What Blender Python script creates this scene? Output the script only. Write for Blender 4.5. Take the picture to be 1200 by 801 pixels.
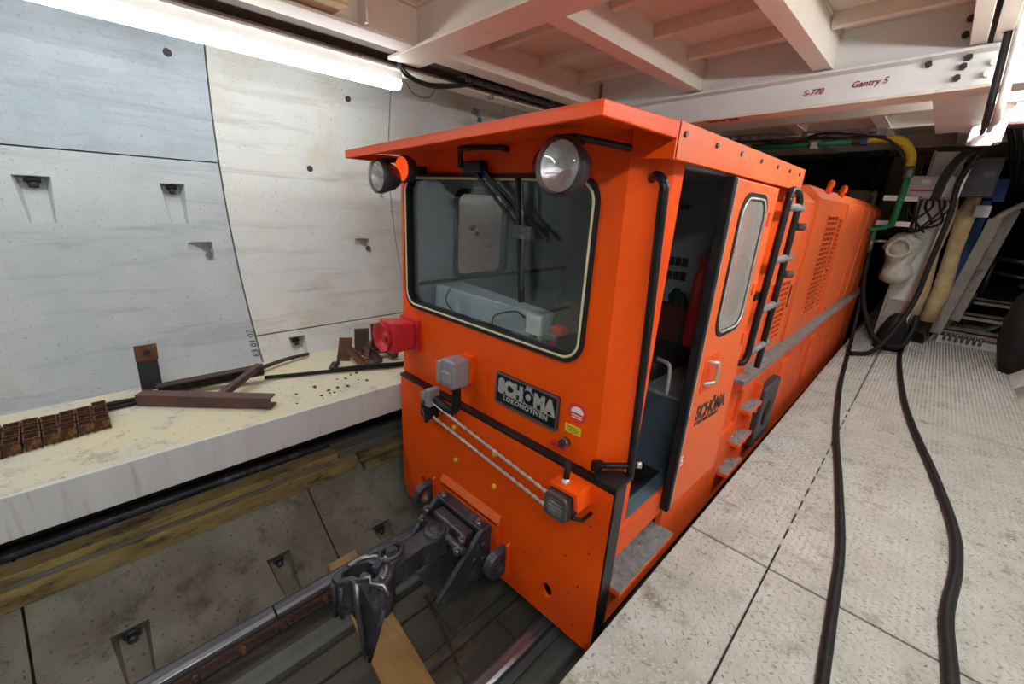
import bpy, bmesh, math, random
from mathutils import Vector, Matrix
from mathutils.geometry import tessellate_polygon

# ---------------------------------------------------------------- scene, camera, light
for o in list(bpy.data.objects):
    bpy.data.objects.remove(o)
SC = bpy.context.scene
COL = SC.collection
random.seed(7)

cam = bpy.data.cameras.new('camera')
cam.sensor_fit = 'HORIZONTAL'; cam.sensor_width = 36; cam.lens = 15.11
cam.clip_start = .02; cam.clip_end = 100
CAM = bpy.data.objects.new('camera', cam); COL.objects.link(CAM)
RX = Vector((0.715624, 0.696136, 0.057253)); RY = Vector((0.258459, -0.18776, -0.9476)); RZ = Vector((-0.648908, 0.692922, -0.314288))
CAM.matrix_world = Matrix(((RX.x, -RY.x, -RZ.x, 0), (RX.y, -RY.y, -RZ.y, 0), (RX.z, -RY.z, -RZ.z, 1.6), (0, 0, 0, 1)))
SC.camera = CAM

world = bpy.data.worlds.new('world'); SC.world = world; world.use_nodes = True
bg = world.node_tree.nodes['Background']
bg.inputs[0].default_value = (.93, .96, 1, 1); bg.inputs[1].default_value = 0      # closed tunnel: no sky

SC.view_settings.view_transform = 'Standard'; SC.view_settings.look = 'None'
SC.view_settings.gamma = 1; SC.view_settings.use_curve_mapping = False
SC.view_settings.exposure = 1.32
LAMP_W = 9.0          # emission of every fluorescent diffuser in the tunnel

# ---------------------------------------------------------------- materials
MATS = {}
def mat(name, col, rough=.6, metal=0., col2=None, scale=6., spots=None, spot_col=(.03, .025, .02), spot_scale=9., bump=0., bump_scale=60., stretch=(1, 1, 1), spec=.5, contrast=(.35, .65), coat=0., pits=None, pit_col=(.05, .045, .04), streak=None, streak_col=(.3, .29, .27)):
    """plain paint/stone/steel: two colours mixed by noise, dirt specks, fine relief (object coordinates)"""
    m = bpy.data.materials.new(name); m.use_nodes = True; MATS[name] = m
    nt = m.node_tree; N = nt.nodes; Lk = nt.links
    b = N['Principled BSDF']
    b.inputs['Roughness'].default_value = rough; b.inputs['Metallic'].default_value = metal
    b.inputs['Specular IOR Level'].default_value = spec
    b.inputs['Coat Weight'].default_value = coat; b.inputs['Coat Roughness'].default_value = .12
    tc = N.new('ShaderNodeTexCoord'); mp = N.new('ShaderNodeMapping'); mp.inputs['Scale'].default_value = stretch
    Lk.new(tc.outputs['Object'], mp.inputs[0])
    def noise(s, d=6., r=.6):
        n = N.new('ShaderNodeTexNoise'); n.inputs['Scale'].default_value = s; n.inputs['Detail'].default_value = d; n.inputs['Roughness'].default_value = r
        Lk.new(mp.outputs[0], n.inputs['Vector']); return n
    def ramp(src, lo, hi):
        r = N.new('ShaderNodeMapRange'); r.inputs[1].default_value = lo; r.inputs[2].default_value = hi
        Lk.new(src, r.inputs[0]); return r.outputs[0]
    out = None
    if col2:
        n = noise(scale)
        mx = N.new('ShaderNodeMix'); mx.data_type = 'RGBA'
        mx.inputs[6].default_value = (*col, 1); mx.inputs[7].default_value = (*col2, 1)
        Lk.new(ramp(n.outputs['Fac'], *contrast), mx.inputs[0]); out = mx.outputs[2]
    if spots:
        n = noise(spot_scale, 9., .68)
        mx = N.new('ShaderNodeMix'); mx.data_type = 'RGBA'
        if out: Lk.new(out, mx.inputs[6])
        else: mx.inputs[6].default_value = (*col, 1)
        mx.inputs[7].default_value = (*spot_col, 1)
        Lk.new(ramp(n.outputs['Fac'], *spots), mx.inputs[0]); out = mx.outputs[2]
    if streak:                                 # long smears along Y: (lo, hi)
        m2 = N.new('ShaderNodeMapping'); m2.inputs['Scale'].default_value = (1, .45, 5); Lk.new(tc.outputs['Object'], m2.inputs[0])
        n = N.new('ShaderNodeTexNoise'); n.inputs['Scale'].default_value = 2.6; n.inputs['Detail'].default_value = 7; n.inputs['Roughness'].default_value = .65; n.inputs['Distortion'].default_value = .6
        Lk.new(m2.outputs[0], n.inputs['Vector'])
        mx = N.new('ShaderNodeMix'); mx.data_type = 'RGBA'; Lk.new(out, mx.inputs[6]); mx.inputs[7].default_value = (*streak_col, 1)
        Lk.new(ramp(n.outputs['Fac'], *streak), mx.inputs[0]); out = mx.outputs[2]
    if pits:                                   # fine specks and pores: (scale, lo, hi)
        n = noise(pits[0], 3., .55)
        mx = N.new('ShaderNodeMix'); mx.data_type = 'RGBA'
        if out: Lk.new(out, mx.inputs[6])
        else: mx.inputs[6].default_value = (*col, 1)
        mx.inputs[7].default_value = (*pit_col, 1)
        Lk.new(ramp(n.outputs['Fac'], pits[1], pits[2]), mx.inputs[0]); out = mx.outputs[2]
    if out: Lk.new(out, b.inputs['Base Color'])
    else: b.inputs['Base Color'].default_value = (*col, 1)
    if bump:
        n = noise(bump_scale, 4.)
        bp = N.new('ShaderNodeBump'); bp.inputs['Strength'].default_value = bump; bp.inputs['Distance'].default_value = .004
        Lk.new(n.outputs['Fac'], bp.inputs['Height']); Lk.new(bp.outputs[0], b.inputs['Normal'])
    return m
def mat_emit(name, col, s):
    m = bpy.data.materials.new(name); m.use_nodes = True; MATS[name] = m
    b = m.node_tree.nodes['Principled BSDF']
    b.inputs['Base Color'].default_value = (*col, 1); b.inputs['Emission Color'].default_value = (*col, 1); b.inputs['Emission Strength'].default_value = s
def mat_glass(name, tint, refl=1.0, pale_film=0.):
    m = bpy.data.materials.new(name); m.use_nodes = True; MATS[name] = m
    nt = m.node_tree; N = nt.nodes; Lk = nt.links
    N.remove(N['Principled BSDF'])
    t = N.new('ShaderNodeBsdfTransparent'); t.inputs[0].default_value = (*tint, 1)
    g = N.new('ShaderNodeBsdfGlossy'); g.inputs['Roughness'].default_value = .02
    fr = N.new('ShaderNodeLayerWeight'); fr.inputs[0].default_value = .5
    pw = N.new('ShaderNodeMath'); pw.operation = 'POWER'; pw.inputs[1].default_value = 5
    mu = N.new('ShaderNodeMath'); mu.operation = 'MULTIPLY_ADD'; mu.inputs[1].default_value = .9; mu.inputs[2].default_value = .04 * refl; mu.use_clamp = True
    Lk.new(fr.outputs['Facing'], pw.inputs[0])
    mx = N.new('ShaderNodeMixShader')
    Lk.new(pw.outputs[0], mu.inputs[0]); Lk.new(mu.outputs[0], mx.inputs[0]); Lk.new(t.outputs[0], mx.inputs[1]); Lk.new(g.outputs[0], mx.inputs[2])
    if pale_film:
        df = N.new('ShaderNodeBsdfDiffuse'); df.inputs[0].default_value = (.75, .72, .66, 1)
        m2 = N.new('ShaderNodeMixShader'); m2.inputs[0].default_value = pale_film
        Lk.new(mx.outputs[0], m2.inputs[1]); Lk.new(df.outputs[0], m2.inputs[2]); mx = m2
    Lk.new(mx.outputs[0], N['Material Output'].inputs[0])

mat('orange', (.92, .094, .002), .42, 0, (.82, .078, .004), 3, (.70, .80), (.30, .06, .02), 14, .03, 90, spec=.2, coat=.03)
mat('orange_dusty', (.86, .125, .018), .48, 0, (.78, .15, .04), 5, (.66, .84), (.36, .14, .07), 9, .05, 90, spec=.35)
mat('frame_side', (.84, .105, .010), .6, 0, (.74, .10, .02), 5, (.56, .76), (.13, .07, .04), 6, .1, 60, spec=.3)
mat('red_lens', (.22, .020, .010), .25)
mat('brown_paint', (.12, .082, .066), .7, 0, (.09, .062, .05), 4, bump=.1)
mat('black_paint', (.009, .009, .010), .32, 0, (.018, .017, .016), 12, bump=.05, spec=.25)
mat('rubber', (.010, .010, .011), .5, 0, (.022, .021, .02), 10, bump=.05, spec=.22)
mat('hose_rubber', (.008, .008, .009), .5, 0, (.016, .015, .015), 14, (.60, .70), (.05, .048, .045), 30, .2, 90, spec=.22)
mat('cast_steel', (.085, .087, .105), .42, .35, (.040, .040, .048), 9, (.56, .70), (.20, .20, .22), 12, .35, 40)
mat('steel', (.32, .32, .34), .38, .85, (.20, .19, .19), 14, bump=.1)
mat('bright_steel', (.66, .65, .63), .35, .5, (.45, .43, .41), 20)
mat('tread', (.17, .17, .17), .7, .3, (.28, .27, .26), 25, (.58, .7), (.05, .05, .05), 40, .8, 70)
mat('cab_grey', (.30, .34, .37), .55, 0, (.26, .29, .32), 4)
mat('cab_dark', (.022, .027, .032), .6, 0, (.03, .035, .04), 6)
mat('cab_blue', (.10, .15, .18), .6, 0, (.075, .115, .14), 6)
mat('console', (.47, .54, .57), .5, 0, (.41, .47, .50), 4)
mat('concrete', (.37, .40, .42), .85, 0, (.47, .49, .49), 2.2, (.56, .78), (.37, .345, .27), 2.6, .5, 45, contrast=(.3, .7), pits=(70, .64, .74), pit_col=(.20, .20, .20), streak=(.52, .80), streak_col=(.27, .285, .29))
mat('concrete_cool', (.31, .36, .40), .85, 0, (.42, .46, .485), 3.0, (.58, .80), (.30, .31, .30), 3.6, .5, 45, contrast=(.3, .7), pits=(60, .60, .74), pit_col=(.27, .30, .32), streak=(.50, .80), streak_col=(.25, .275, .29))
mat('concrete_pale', (.60, .595, .55), .85, 0, (.53, .545, .53), 1.6, (.50, .76), (.50, .425, .28), 2.2, .5, 45, pits=(70, .65, .74), pit_col=(.25, .235, .2), streak=(.53, .80), streak_col=(.36, .34, .30))
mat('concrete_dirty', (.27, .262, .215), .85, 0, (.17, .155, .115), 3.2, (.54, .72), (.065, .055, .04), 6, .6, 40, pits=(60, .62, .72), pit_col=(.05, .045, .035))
mat('pocket', (.35, .35, .33), .9, 0, (.24, .235, .22), 9, bump=.4)
mat('joint', (.035, .033, .032), .95)
mat('walk_paint', (.53, .53, .49), .58, .0, (.41, .40, .345), 4.2, (.54, .72), (.19, .165, .12), 8, .12, 70, pits=(48, .58, .70), pit_col=(.20, .17, .125))
mat('lug_paint', (.66, .665, .63), .5, .0, (.55, .54, .485), 9, (.56, .68), (.15, .125, .09), 22)
mat('ledge_top', (.66, .575, .36), .85, 0, (.58, .55, .44), 3.5, (.56, .74), (.22, .18, .11), 7, .5, 60, pits=(55, .65, .74), pit_col=(.24, .20, .13))
mat('ledge_face', (.68, .70, .70), .6, 0, (.60, .62, .63), 3, (.58, .74), (.42, .31, .17), 5, .05, stretch=(1, 3, .25))
mat('gantry_cream', (.76, .69, .60), .55, 0, (.70, .61, .51), 2.5, (.66, .80), (.32, .22, .14), 6, .05)
mat('gantry_white', (.80, .79, .77), .5, 0, (.73, .72, .69), 2.5, (.68, .80), (.3, .22, .15), 6, .05)
mat('deck_under', (.76, .69, .60), .65, 0, (.70, .61, .51), 2.5, (.64, .8), (.30, .21, .14), 8, .2)
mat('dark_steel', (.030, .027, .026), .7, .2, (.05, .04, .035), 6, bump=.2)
mat('timber', (.40, .30, .11), .85, 0, (.22, .155, .06), 9, (.54, .66), (.07, .05, .03), 8, 1., 40, stretch=(1.6, .6, 1.6))
mat('timber_grey', (.20, .19, .17), .85, 0, (.13, .115, .09), 5, bump=.6, stretch=(3, .35, 3))
mat('sleeper_wood', (.40, .235, .085), .8, 0, (.30, .16, .055), 4, (.57, .72), (.10, .06, .03), 8, .6, 60, stretch=(.35, 3, 3))
mat('pale_wood', (.60, .42, .22), .8, 0, (.5, .33, .16), 6, bump=.3, stretch=(.4, 3, 3))
mat('rust', (.13, .052, .022), .85, .1, (.045, .024, .018), 9, (.56, .68), (.30, .14, .045), 18, .8, 60)
mat('rust_dark', (.075, .045, .035), .8, .2, (.04, .03, .03), 8, (.55, .7), (.2, .09, .04), 9, .5, 60)
mat('rust_red', (.15, .075, .065), .7, .2, (.09, .05, .045), 8, (.6, .75), (.05, .03, .03), 10, .4, 60)
mat('rail_head', (.20, .20, .22), .33, .85, (.34, .34, .37), 10, bump=.1, stretch=(4, .3, 4))
mat('rail_web', (.12, .065, .055), .75, .2, (.06, .045, .045), 8, bump=.3)
mat('bed', (.075, .066, .046), .8, 0, (.05, .045, .036), 3, (.55, .72), (.14, .12, .085), 5, .5, 40, stretch=(2.5, .6, 1))
mat('bed_grey', (.13, .13, .12), .75, .1, (.08, .08, .075), 4, bump=.3, stretch=(4, .4, 1))
mat('red_plastic', (.62, .022, .030), .38, 0, (.52, .018, .025), 6)
mat('grey_plastic', (.27, .26, .275), .5, 0, (.28, .26, .28), 8)
mat('grey_light', (.55, .57, .60), .5)
mat('grey_panel', (.032, .031, .031), .55, 0, (.042, .041, .04), 5, spec=.2)
mat('white_plastic', (.80, .80, .78), .5)
mat('bulb', (.85, .85, .85), .2)
mat('reflector', (.92, .93, .95), .3, 1., (.6, .61, .64), 28, bump=.8, bump_scale=45)
mat('black_plastic', (.022, .022, .026), .45, 0, (.035, .035, .04), 12)
mat('yellow_paint', (.75, .50, .02), .5)
mat('yellow_hose', (.70, .50, .02), .45)
mat('yellow_label', (.82, .66, .03), .5)
mat('red_label', (.75, .05, .03), .5)
mat('white_label', (.85, .85, .83), .5)
mat('silver_letter', (.55, .55, .55), .4, .4)
mat('red_ink', (.28, .02, .02), .8)
mat('blue_ink', (.05, .05, .09), .8)
mat('green_paint', (.015, .26, .09), .45, 0, (.02, .20, .08), 8)
mat('green_cable', (.012, .045, .022), .6)
mat('cloth', (.64, .62, .55), .9, 0, (.45, .42, .35), 12, bump=.8, bump_scale=30)
mat('foam', (.66, .53, .30), .95, 0, (.45, .31, .14), 5, bump=1., bump_scale=18)
mat('brown_wrap', (.17, .115, .05), .9, 0, (.10, .07, .035), 4, bump=.6, bump_scale=20)
mat('blue_paint', (.03, .12, .42), .5)
mat('rail_cream', (.50, .46, .40), .6, 0, (.36, .32, .27), 6, (.6, .75), (.16, .12, .09), 8, .2)
mat('seal_cream', (.66, .60, .36), .6)
mat('amber', (.95, .16, .01), .3)
mat('seat_red', (.10, .015, .02), .8)
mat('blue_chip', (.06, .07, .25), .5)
mat_emit('amber_glow', (1, .075, .012), .42)
mat_emit('tube_glow', (.93, .975, 1), LAMP_W)
mat_emit('tube_glow_walkway', (.95, .98, 1), LAMP_W * 3.0)      # the row over the walkway
mat_glass('windscreen_glass', (.90, .93, .93), 1.3)
mat_glass('side_glass', (.90, .92, .90), 1.5)
mat_glass('dusty_glass', (.90, .92, .90), 1.5, .22)
mat_glass('lens', (.97, .98, 1.), 2.0, .16)  # pale layer mixed in so the lamp lenses look brighter

# ---------------------------------------------------------------- mesh helpers
ORG = {}
def V(*a): return Vector(a[0]) if len(a) == 1 else Vector(a)
class B:
    """collects shapes in world coordinates; build() links them as one mesh object"""
    def __init__(s): s.v = []; s.f = []; s.sm = []
    def add(s, vs, fs, smooth=False):
        k = len(s.v); s.v += [V(p) for p in vs]; s.f += [[i + k for i in f] for f in fs]; s.sm += [smooth] * len(fs); return s
    def box(s, x0, x1, y0, y1, z0, z1):
        return s.hexa([(x0, y0, z0), (x1, y0, z0), (x1, y1, z0), (x0, y1, z0), (x0, y0, z1), (x1, y0, z1), (x1, y1, z1), (x0, y1, z1)])
    def hexa(s, p):
        return s.add(p, [(0, 3, 2, 1), (4, 5, 6, 7), (0, 1, 5, 4), (1, 2, 6, 5), (2, 3, 7, 6), (3, 0, 4, 7)])
    def obox(s, c, u, v, w, a, b, h):
        """box centred at c with half sizes a,b,h along axes u,v,w"""
        c, u, v, w = V(c), V(u).normalized(), V(v).normalized(), V(w).normalized()
        return s.hexa([c + u * i * a + v * j * b + w * k * h for k in (-1, 1) for i, j in ((-1, -1), (1, -1), (1, 1), (-1, 1))])
    def beam(s, p, q, wd, ht, up=(0, 0, 1)):
        p, q = V(p), V(q); d = (q - p); up = V(up); sd = d.cross(up).normalized(); u2 = sd.cross(d).normalized()
        return s.obox((p + q) / 2, d, sd, u2, d.length / 2, wd / 2, ht / 2)
    def tube(s, pts, r, n=8, cap=True, rad=None, closed=False):
        P = [V(p) for p in pts]; m = len(P); k = len(s.v); fr = None
        for i, p in enumerate(P):
            t = (P[(i + 1) % m] - P[i - 1]) if closed else (P[min(i + 1, m - 1)] - P[max(i - 1, 0)])
            t.normalize()
            if fr is None: fr = t.orthogonal().normalized()
            else: fr = (fr - t * fr.dot(t)); fr = fr.normalized() if fr.length > 1e-6 else t.orthogonal().normalized()
            b = t.cross(fr); rr = rad[i] if rad else r
            for j in range(n):
                a = 2 * math.pi * j / n
                s.v.append(p + (fr * math.cos(a) + b * math.sin(a)) * rr)
        for i in range(m if closed else m - 1):
            i2 = (i + 1) % m
            for j in range(n):
                s.f.append([k + i * n + j, k + i * n + (j + 1) % n, k + i2 * n + (j + 1) % n, k + i2 * n + j]); s.sm.append(True)
        if cap and not closed:
            s.f.append([k + j for j in range(n)][::-1]); s.sm.append(False)
            s.f.append([k + (m - 1) * n + j for j in range(n)]); s.sm.append(False)
        return s
    def cyl(s, p, q, r, r2=None, n=16):
        return s.tube([p, q], r, n, rad=[r, r if r2 is None else r2])
    def lathe(s, o, ax, prof, n=24):
        """prof: list of (radius, height along ax)"""
        o, ax = V(o), V(ax).normalized(); u = ax.orthogonal().normalized(); w = ax.cross(u); k = len(s.v)
        for r, h in prof:
            for j in range(n):
                a = 2 * math.pi * j / n; s.v.append(o + ax * h + (u * math.cos(a) + w * math.sin(a)) * max(r, 1e-4))
        for i in range(len(prof) - 1):
            for j in range(n):
                s.f.append([k + i * n + j, k + i * n + (j + 1) % n, k + (i + 1) * n + (j + 1) % n, k + (i + 1) * n + j]); s.sm.append(True)
        return s
    def prism(s, outer, holes, o, u, v, n, d):
        """2D outline with holes, mapped to o + a*u + b*v, extruded by d along n"""
        o, u, v, n = V(o), V(u), V(v), V(n); loops = [outer] + list(holes)
        flat = [V(a, b, 0) for l in loops for a, b in l]
        tri = tessellate_polygon([[V(a, b, 0) for a, b in l] for l in loops])
        k = len(s.v); m = len(flat)
        for h in (0, d):
            s.v += [o + u * p.x + v * p.y + n * h for p in flat]
        for t in tri:
            s.f.append([k + i for i in t]); s.sm.append(False)
            s.f.append([k + m + i for i in t][::-1]); s.sm.append(False)
        st = 0
        for l in loops:
            c = len(l)
            for i in range(c):
                a, b = st + i, st + (i + 1) % c
                s.f.append([k + a, k + b, k + m + b, k + m + a]); s.sm.append(False)
            st += c
        return s
    def build(s, name, m, parent=None, bevel=0, seg=2, fix=True):
        me = bpy.data.meshes.new(name)
        if parent is not None: org = ORG[parent.name]
        else:
            xs = [p.x for p in s.v]; ys = [p.y for p in s.v]; zs = [p.z for p in s.v]
            org = V((min(xs) + max(xs)) / 2, (min(ys) + max(ys)) / 2, min(zs))
        me.from_pydata([tuple(p - org) for p in s.v], [], s.f); me.update()
        for p, q in zip(me.polygons, s.sm): p.use_smooth = q
        if fix:
            bm = bmesh.new(); bm.from_mesh(me); bmesh.ops.recalc_face_normals(bm, faces=bm.faces); bm.to_mesh(me); bm.free()
        o = bpy.data.objects.new(name, me); COL.objects.link(o)
        me.materials.append(MATS[m])
        if parent is not None: o.parent = parent
        else: o.location = org
        ORG[o.name] = org
        if bevel:
            bv = o.modifiers.new('bevel', 'BEVEL'); bv.width = bevel; bv.segments = seg; bv.limit_method = 'ANGLE'; bv.angle_limit = math.radians(40)
        return o

def tag(o, label=None, cat=None, group=None, kind=None):
    if label: o['label'] = label
    if cat: o['category'] = cat
    if group: o['group'] = group
    if kind: o['kind'] = kind
    return o
def thing(name, loc, label=None, cat=None, group=None, kind=None):
    o = bpy.data.objects.new(name, None); COL.objects.link(o); o.location = loc; ORG[o.name] = V(loc); o.empty_display_size = .1
    return tag(o, label, cat, group, kind)
def inst(src, name, parent, offset):
    """a copy of a part that shares its mesh, moved by offset"""
    o = src.copy(); COL.objects.link(o); o.name = name; o.parent = parent; o.location = V(offset) + ORG[src.name] - ORG[parent.name]
    ORG[o.name] = ORG[src.name] + V(offset); return o
def text(s, name, m, parent, o, u, v, size, ext=.0015, off=0., align='LEFT', shear=0., sx=1., space=1.):
    cu = bpy.data.curves.new(name, 'FONT'); cu.body = s; cu.size = size; cu.extrude = ext; cu.offset = off; cu.align_x = align; cu.shear = shear; cu.resolution_u = 3; cu.space_character = space
    t = bpy.data.objects.new(name, cu); COL.objects.link(t)
    bpy.context.view_layer.update()
    me = bpy.data.meshes.new_from_object(t.evaluated_get(bpy.context.evaluated_depsgraph_get()))
    bpy.data.objects.remove(t); bpy.data.curves.remove(cu)
    u, v = V(u).normalized(), V(v).normalized(); n = u.cross(v); o = V(o); org = ORG[parent.name]
    for p in me.vertices:
        c = p.co.copy(); p.co = o + u * c.x * sx + v * c.y + n * c.z - org
    ob = bpy.data.objects.new(name, me); COL.objects.link(ob); ob.parent = parent; ORG[ob.name] = org
    me.materials.clear(); me.materials.append(MATS[m]); return ob
def rrect(x0, x1, y0, y1, r, n=6):
    out = []
    for cx, cy, a0 in ((x1 - r, y1 - r, 0), (x0 + r, y1 - r, 90), (x0 + r, y0 + r, 180), (x1 - r, y0 + r, 270)):
        for i in range(n + 1):
            a = math.radians(a0 + 90 * i / n); out.append((cx + r * math.cos(a), cy + r * math.sin(a)))
    return out
def circ(cx, cy, r, n=16, ry=None):
    return [(cx + r * math.cos(2 * math.pi * i / n), cy + (ry or r) * math.sin(2 * math.pi * i / n)) for i in range(n)]
def curve(pts, n=6):
    """Catmull-Rom through pts"""
    P = [V(p) for p in pts]; P = [P[0] * 2 - P[1]] + P + [P[-1] * 2 - P[-2]]; out = []
    for i in range(1, len(P) - 2):
        for k in range(n):
            t = k / n; a, b, c, d = P[i - 1:i + 3]
            out.append(.5 * ((2 * b) + (c - a) * t + (2 * a - 5 * b + 4 * c - d) * t * t + (3 * b - a - 3 * c + d) * t ** 3))
    return out + [P[-2]]
def boolean_cut(o, cutter):
    md = o.modifiers.new('cut', 'BOOLEAN'); md.operation = 'DIFFERENCE'; md.solver = 'EXACT'; md.object = cutter
    bpy.context.view_layer.update()
    me = bpy.data.meshes.new_from_object(o.evaluated_get(bpy.context.evaluated_depsgraph_get()))
    o.modifiers.remove(md); old = o.data; nm = old.name; o.data = me; bpy.data.meshes.remove(old); me.name = nm
    for p in me.polygons: p.use_smooth = True
    me.set_sharp_from_angle(angle=math.radians(18))
    bpy.data.objects.remove(cutter)
# ================================================================ THE SETTING
TX, TZ, TR = -.81, 1.8, 2.55            # tunnel axis and inner radius
def arc(a, r=TR): return V(TX + r * math.cos(math.radians(a)), 0, TZ + r * math.sin(math.radians(a)))
def lining(b, a0, a1, y0, y1, r0, r1, step=3.):
    n = max(1, int(abs(a1 - a0) / step)); k = len(b.v)
    for i in range(n + 1):
        a = a0 + (a1 - a0) * i / n
        for r in (r0, r1):
            p = arc(a, r)
            for y in (y0, y1): b.v.append(V(p.x, y, p.z))
    for i in range(n):
        q = k + i * 4
        for f in ((0, 1, 5, 4), (2, 6, 7, 3), (0, 4, 6, 2), (1, 3, 7, 5)):
            b.f.append([q + j for j in f]); b.sm.append(f in ((0, 1, 5, 4),))
    e = k + n * 4
    b.f.append([k, k + 2, k + 3, k + 1]); b.sm.append(False); b.f.append([e, e + 1, e + 3, e + 2]); b.sm.append(False)

SEAMS = [-5.2, -4.0, -2.8, -1.6, -.4, .8, 2.0, 3.2, 4.4, 5.6, 6.8, 8.0, 9.2, 10.4, 11.6, 12.8, 14.0]
wall_left = lining_b = B(); lining(lining_b, 96, 262, -5.2, 14, TR + .112, TR + .2)
wall_left = tag(lining_b.build('wall_left', 'joint'), 'curved concrete tunnel lining left of the locomotive', kind='structure')
lining_b = B(); lining(lining_b, -82, 96, -5.2, 14, TR + .112, TR + .2)
wall_right = tag(lining_b.build('wall_right', 'joint'), 'curved concrete tunnel lining right of the walkway', kind='structure')

# bolt pockets: (ring index, y centre, angle of the deep end, size, direction)
def z2a(z, left=True):
    a = math.degrees(math.asin((z - TZ) / TR)); return 180 - a if left else a
POCK = {0: [(-.03, z2a(1.575), .075), (.54, z2a(1.572), .065), (-.10, 237.5, .075), (.53, 237.5, .065), (-.1, 160, .06), (.5, 160, .06)],
        1: [(1.05, z2a(.60), .06), (1.72, z2a(.60), .06), (1.1, 240, .065), (1.7, 240, .065)]}
SIDEP = {0: [(.64, z2a(1.20))], 1: [(1.72, z2a(1.20))], 2: [(2.9, z2a(2.32)), (2.9, z2a(1.3))]}
PLUG = {0: [(.62, z2a(2.26))], 1: [(1.36, z2a(1.725)), (1.66, z2a(2.22))]}
def pocket_cutter(y, a, w):
    """deep flat end up at angle a, floor runs out to the surface further down"""
    r = TR; L = .115
    def P(da, dy, dep): p = arc(a + da, r + dep); return V(p.x, y + dy, p.z)
    d1 = math.degrees(.23 / r)
    return B().hexa([P(0, -w, -.02), P(0, w, -.02), P(d1, w * .72, -.02), P(d1, -w * .72, -.02), P(0, -w * .62, .080), P(0, w * .62, .080), P(d1, w * .55, .022), P(d1, -w * .55, .022)])
bolt_src = None
for ri in range(len(SEAMS) - 1):
    idx = ri - 4; y0, y1 = SEAMS[ri] + .005, SEAMS[ri + 1] - .005
    js = [96, 130, 182, 224, 250, 262] if idx % 2 == 0 else [96, 150, 207, 224, 262]
    for a0, a1 in zip(js, js[1:]):
        g = math.degrees(.004 / TR)
        b = B(); lining(b, a0 + g, a1 - g, y0, y1, TR, TR + .11, 2.5)
        m = ('concrete' if a0 >= 180 else 'concrete_cool') if idx in (0, -1, -3) else 'concrete_pale'
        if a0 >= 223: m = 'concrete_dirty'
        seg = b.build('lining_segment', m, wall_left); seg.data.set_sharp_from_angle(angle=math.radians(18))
        pk = [p for p in POCK.get(idx, []) if a0 < p[1] < a1]
        cut = B()
        for y, a, w in pk: q = pocket_cutter(y, a, w); cut.add(q.v, q.f)
        for y, a in [p for p in SIDEP.get(idx, []) if a0 < p[1] < a1]:
            def P(da, dy, dep): p = arc(a + da, TR + dep); return V(p.x, y + dy, p.z)
            cut.hexa([P(-.9, -.10, -.02), P(-.9, .045, -.02), P(.9, .045, -.02), P(.3, -.10, -.02), P(-.7, -.08, .004), P(-.7, .035, .06), P(.8, .035, .06), P(.2, -.08, .004)])
        if cut.v:
            cut.v = [V(p) for p in cut.v]
            boolean_cut(seg, cut.build('cut', m))
        for y, a, w in pk:
            p0, p1 = arc(a + .25, TR + .045), arc(a + 1.15, TR + .038)
            bb = B(); o1, o2 = V(p0.x, y, p0.z), V(p1.x, y, p1.z)
            bb.cyl(o1, o1.lerp(o2, .35), w * .42, n=16); bb.cyl(o1.lerp(o2, .3), o2, w * .27, n=6)
            bb.build('bolt', 'dark_steel' if a < 220 else 'cast_steel', seg)
        for y, a in [p for p in SIDEP.get(idx, []) if a0 < p[1] < a1]:
            p = arc(a + 1.0, TR + .02); q = arc(a + 1.0, TR - .016)
            B().cyl((p.x, y + .02, p.z), (q.x, y + .012, q.z), .021, n=12).build('bolt', 'cast_steel', seg)
        for y, a in [p for p in PLUG.get(idx, []) if a0 < p[1] < a1]:
            p, q, r_ = arc(a, TR + .02), arc(a, TR - .003), arc(a, TR - .006)
            B().cyl((p.x, y, p.z), (q.x, y, q.z), .021, n=18).cyl((p.x, y, p.z), (r_.x, y, r_.z), .011, n=10).build('plug', 'dark_steel', seg)
    js = [96, 60, 12, -40, -82] if idx % 2 else [96, 40, -12, -60, -82]
    for a0, a1 in zip(js, js[1:]):
        g = math.degrees(.004 / TR)
        b = B(); lining(b, a0 - g, a1 + g, y0, y1, TR, TR + .11, 6)
        b.build('lining_segment', 'concrete_pale', wall_right)
# writing on the lining
def on_wall(y, z, dep=.002):
    a = z2a(z); p = arc(a, TR - dep); return V(p.x, y, p.z)
def wall_text(s, y, z, size, vert):
    a = z2a(z); up = V(-math.sin(math.radians(a)) * -1, 0, math.cos(math.radians(a)) * -1) ; up = up if up.z > 0 else -up
    u, v = ((0, 1, 0), up) if not vert else (up, (0, -1, 0))
    text(s, 'writing', 'blue_ink', wall_left, on_wall(y, z, .006), u, v, size, .001, shear=.15)
wall_text('E3 01 070 2', .79, .52, .052, True)
wall_text('FK', 1.93, 1.55, .05, True)
wall_text('DK J', -.60, -.19, .06, False)

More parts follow.
